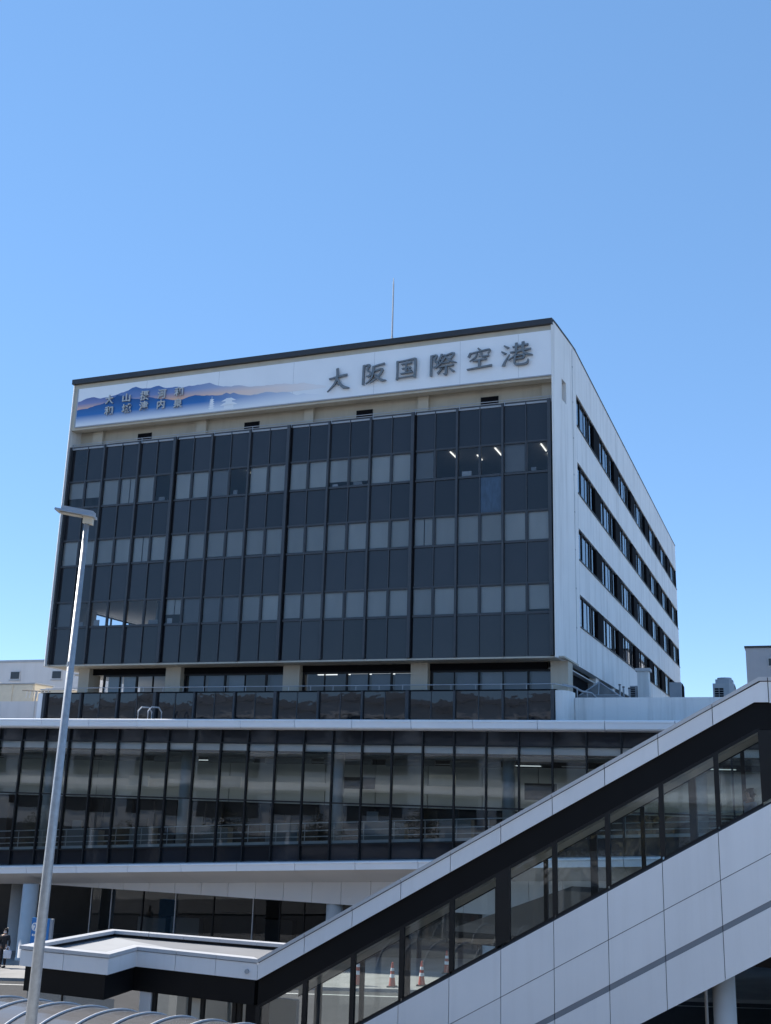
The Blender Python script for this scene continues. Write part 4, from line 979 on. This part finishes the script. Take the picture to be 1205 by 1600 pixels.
def skin_mesh(name, verts, edges, mat, root, lvl=1):
    me = bpy.data.meshes.new(name); me.from_pydata([v[:3] for v in verts], edges, [])
    o = bpy.data.objects.new(name, me); COL.objects.link(o)
    md = o.modifiers.new("skin", 'SKIN')
    sv = me.skin_vertices[0].data
    for i, v in enumerate(verts): sv[i].radius = (v[3], v[4] if len(v) > 4 else v[3])
    sv[0].use_root = True
    s2 = o.modifiers.new("sub", 'SUBSURF'); s2.levels = lvl; s2.render_levels = lvl
    dg = bpy.context.evaluated_depsgraph_get(); dg.update()
    nm = bpy.data.meshes.new_from_object(o.evaluated_get(dg)); bpy.data.objects.remove(o)
    nm.materials.clear(); nm.materials.append(mat); nm.name = name
    for p in nm.polygons: p.use_smooth = True
    o2 = bpy.data.objects.new(name, nm); COL.objects.link(o2); o2.parent = root
    return o2
def person(root, H, top, bottom, bag=True, mask=True):
    """standing figure facing -Y, arms down, one forearm carrying a bag"""
    s = H/1.65
    V = [(0, 0, .93, .125, .10), (0, 0, 1.08, .115, .09), (0, 0, 1.25, .15, .10), (0, .01, 1.36, .13, .085), (0, .005, 1.43, .05, .05), (0, -.005, 1.50, .068, .08), (0, -.01, 1.58, .072, .088), (0, 0, 1.645, .04, .05)]
    E = [(i, i+1) for i in range(7)]
    for sx in (-1, 1):
        b = len(V)
        V += [(sx*.09, 0, .86, .085), (sx*.095, -.01, .50, .058), (sx*.10, .02, .10, .038), (sx*.105, -.02, .045, .034), (sx*.11, -.14, .03, .026)]
        E += [(0, b), (b, b+1), (b+1, b+2), (b+2, b+3), (b+3, b+4)]
        b = len(V)
        if sx < 0: arm = [(sx*.17, .01, 1.35, .052), (sx*.22, .02, 1.08, .042), (sx*.16, -.16, .95, .033), (sx*.14, -.22, .93, .026)]
        else: arm = [(sx*.17, .01, 1.35, .052), (sx*.23, .03, 1.08, .042), (sx*.24, -.03, .84, .032), (sx*.24, -.04, .78, .027)]
        V += arm; E += [(3, b), (b, b+1), (b+1, b+2), (b+2, b+3)]
        hx, hy, hz = arm[-1][:3]; dx, dy, dz = [arm[-1][q]-arm[-2][q] for q in range(3)]; l = sqrt(dx*dx+dy*dy+dz*dz); dx, dy, dz = dx/l, dy/l, dz/l
        for f in range(5):
            off = (f-1.5)*.017 if f < 4 else -.045; ln = (.062, .070, .066, .052, .04)[f]
            c = len(V)
            V += [(hx+off*.3, hy+off if abs(dz) > .5 else hy, hz+(off if abs(dz) < .5 else 0)-.01, .010), (hx+dx*ln+off*.3, hy+dy*ln+(off if abs(dz) > .5 else 0), hz+dz*ln-.015+(off if abs(dz) < .5 else 0), .007)]
            E += [(b+3, c), (c, c+1)]
    V = [(x*s, y*s, z*s) + tuple(r*s for r in rr) for x, y, z, *rr in V]
    skin_mesh("body", V, E, M_SKIN, root, 2)
    # clothes follow the same skeleton
    C = [(0, 0, .80, .155, .125), (0, 0, .95, .15, .12), (0, 0, 1.1, .135, .11), (0, 0, 1.26, .17, .125), (0, .01, 1.37, .145, .10)]
    CE = [(i, i+1) for i in range(4)]
    for sx in (-1, 1):
        b = len(C)
        C += ([(sx*.18, .01, 1.345, .068), (sx*.225, .02, 1.08, .058), (sx*.175, -.12, .975, .05)] if sx < 0 else [(sx*.18, .01, 1.345, .068), (sx*.235, .03, 1.08, .058), (sx*.24, -.015, .88, .048)])
        CE += [(4, b), (b, b+1), (b+1, b+2)]
    C = [(x*s, y*s, z*s) + tuple(r*s for r in rr) for x, y, z, *rr in C]
    skin_mesh("coat", C, CE, top, root, 2)
    P = [(0, 0, .92, .14, .115)]; PE = []
    for sx in (-1, 1):
        b = len(P); P += [(sx*.09, 0, .80, .105), (sx*.097, -.01, .48, .08), (sx*.102, .02, .09, .062)]; PE += [(0, b), (b, b+1), (b+1, b+2)]
    P = [(x*s, y*s, z*s) + tuple(r*s for r in rr) for x, y, z, *rr in P]
    skin_mesh("trousers", P, PE, bottom, root, 1)
    Hh = [(0, .025, 1.60, .088, .085), (0, .01, 1.655, .06, .065), (0, .055, 1.52, .088, .05), (0, .065, 1.40, .085, .04), (0, .06, 1.30, .06, .03)]
    Hh = [(x*s, y*s, z*s) + tuple(r*s for r in rr) for x, y, z, *rr in Hh]
    skin_mesh("hair", Hh, [(0, 1), (0, 2), (2, 3), (3, 4)], M_HAIR, root, 2)
    for sx in (-1, 1):
        o = MB().lathe(sx*.028*s, -.085*s, [(.001, 1.567*s), (.009*s, 1.573*s), (.001, 1.579*s)], 8).build("eye", M_HAIR, root, local=True)
    if mask:
        m = MB(); n = 9
        rows_ = [(1.49, .060), (1.515, .074), (1.54, .070)]
        for (za, ra), (zb_, rb) in zip(rows_, rows_[1:]):
            for i in range(n):
                t0 = -1.2+2.4*i/n; t1 = -1.2+2.4*(i+1)/n
                m.quad(*[(r*1.05*sin(t)*s, (-.012-r*1.22*cos(t))*s, z*s) for (t, r, z) in ((t0, ra, za), (t1, ra, za), (t1, rb, zb_), (t0, rb, zb_))])
        m.build("face_mask", M_MASK, root, local=True)
    for sx in (-1, 1):
        MB().box((sx*.10-.045)*s, (sx*.10+.045)*s, -.17*s, .07*s, 0, .075*s).build("shoe", M_CAP, root, local=True, bevel=.02)
pz = gz(3.55)+.13
pr_ = thing("person", "person in black coat and mask holding a pale tote bag at the left edge", "person", (3.24, -5.2, pz), radians(12))
person(pr_, 1.72, M_COAT, M_TROU)
bgt = thing("tote_bag", "pale tote bag held by the person at the left edge", "bag", (3.60, -5.35, pz+.45), radians(12))
MB().prism([(-.17, 0), (.17, 0), (.20, .36), (-.20, .36)], 'y', -.06, .06).build("bag_body", M_BAG, bgt, local=True, bevel=.02)
for w in (-.05, .05): MB().tube([(-.10, w, .34), (-.06, w*.5, .50), (.0, w*.3, .54), (.06, w*.5, .50), (.10, w, .34)], .012, 6).build("bag_handle", M_BAG, bgt, local=True)
p2 = thing("person", "person in pale blue top standing inside the stairway's upper window", "person", (38.35, -23.46, 6.46), radians(-60))
person(p2, 1.60, M_SHIRT, M_TROU, mask=False)
# delineator cones on the road beyond the stairway
cone = None
for i, (x, y, lab) in enumerate(((22.4, -7.4, "orange road cone seen leftmost through the stair windows"), (23.9, -7.5, "orange road cone second from the left through the stair windows"), (24.95, -7.0, "orange road cone third from the left through the stair windows"), (24.9, -3.6, "orange road cone rightmost through the stair windows"))):
    if cone is None:
        cone = thing("traffic_cone", lab, "cone", (x, y, gz(x)+.13), group="road cones beyond the stairway")
        for nm, m, mt in (("base", MB().box(-.2, .2, -.2, .2, 0, .05), M_CAP), ("cone_body", MB().lathe(0, 0, [(.16, .05), (.11, .45), (.06, .9), (.045, 1.05), (.01, 1.07)], 16), M_CONE)):
            m.build(nm, mt, cone, local=True)
        for a, b, r0, r1 in ((.42, .56, .118, .1), (.70, .82, .088, .074)): MB().lathe(0, 0, [(r0+.004, a), (r1+.004, b)], 16).build("reflective_band", M_SIGNWHITE, cone, local=True)
    else:
        c = cone.copy(); COL.objects.link(c); c.location = (x, y, gz(x)+.13); c["label"] = lab; c.scale = (.85, .85, .85)
        for ch in cone.children:
            d = ch.copy(); COL.objects.link(d); d.parent = c
# station building across the road (mirrored in the glass)
sb = thing("station_building", "long pale concrete station building across the road from the terminal", "building", (0, -66, 0))
box(-95, 65, -74, -60, -2, 17.0).build("wall", M_STATION, sb)
box(-95.5, 65.5, -74.5, -59.5, 17.0, 17.7).build("roof", M_GREYMETAL, sb)
for z0, z1 in ((5.0, 7.4), (9.2, 11.2), (13.0, 15.0)):
    for i in range(18):
        x = -91+8.5*i
        w = box(x, x+6.6, -59.99, -59.9, z0, z1).build("window", M_FRAME, sb); box(x+.1, x+6.5, -59.898, -59.88, z0+.1, z1-.1).build("pane", M_SPANDREL, w)
    box(-95, 65, -59.99, -59.6, z1+.25, z1+.55).build("ledge", M_FASCIA, sb)
box(-95, 65, -59.98, -59.8, -2, 3.2).build("base_wall", M_TERMDARK, sb)
for i in range(20): box(-92+8*i, -91.5+8*i, -59.85, -59.4, -2, 4.8).build("column", M_STATION, sb)

M_LEAF = pbr("winter_foliage", (.085, .078, .035), .8, var=.4, scale=1.5)
M_BARK = pbr("bark", (.10, .08, .06), .9, var=.3, scale=8)
def make_tree(loc):
    t = thing("roadside_tree", "brownish green roadside tree mirrored in the stairway and terminal glass", "tree", loc, group="trees along the station side")
    m = MB().tube([(0, 0, 0), (.05, .03, 2.0), (-.05, .05, 4.0), (0, 0, 6.0)], [.2, .15, .10, .04], 8)
    L = []
    for i in range(14):
        a = random.uniform(0, 2*pi); z = random.uniform(2.0, 5.2); r = random.uniform(.8, 1.9)
        e = (r*cos(a), r*sin(a), z+random.uniform(.6, 1.5)); m.tube([(0, 0, z), (e[0]*.5, e[1]*.5, z+.5), e], [.06, .04, .015], 5); L.append(e)
    m.build("trunk", M_BARK, t, local=True)
    c = MB()
    for e in L + [(0, 0, 6), (.3, .2, 5.5), (-.5, .2, 5), (.4, -.5, 4.6)]:
        for k in range(70):
            p = Vector(e) + Vector((random.gauss(0, .45), random.gauss(0, .45), random.gauss(0, .40)))
            u = Vector((random.uniform(-1, 1), random.uniform(-1, 1), random.uniform(-1, 1))).normalized()*random.uniform(.08, .16); w = u.orthogonal().normalized()*random.uniform(.05, .10)
            c.quad(p-u, p+w, p+u, p-w)
    c.build("crown", M_LEAF, t, local=True); return t
tree0 = None
for x, y, sc in ((22, -56.5, 1.0), (27.5, -57.5, 1.2), (33, -56.8, .95), (46, -57.2, 1.1), (14, -57, 1.05), (4, -56.6, 1.15), (-7, -57.3, 1.0), (-18, -56.8, 1.2), (-30, -57, 1.0), (-42, -57, 1.1)):
    if tree0 is None: tree0 = make_tree((x, y, gz(x)))
    else:
        c = tree0.copy(); COL.objects.link(c); c.location = (x, y, gz(x)); c.rotation_euler = (0, 0, x*1.7); c.scale = (sc, sc, sc)
        for ch in tree0.children:
            d = ch.copy(); COL.objects.link(d); d.parent = c
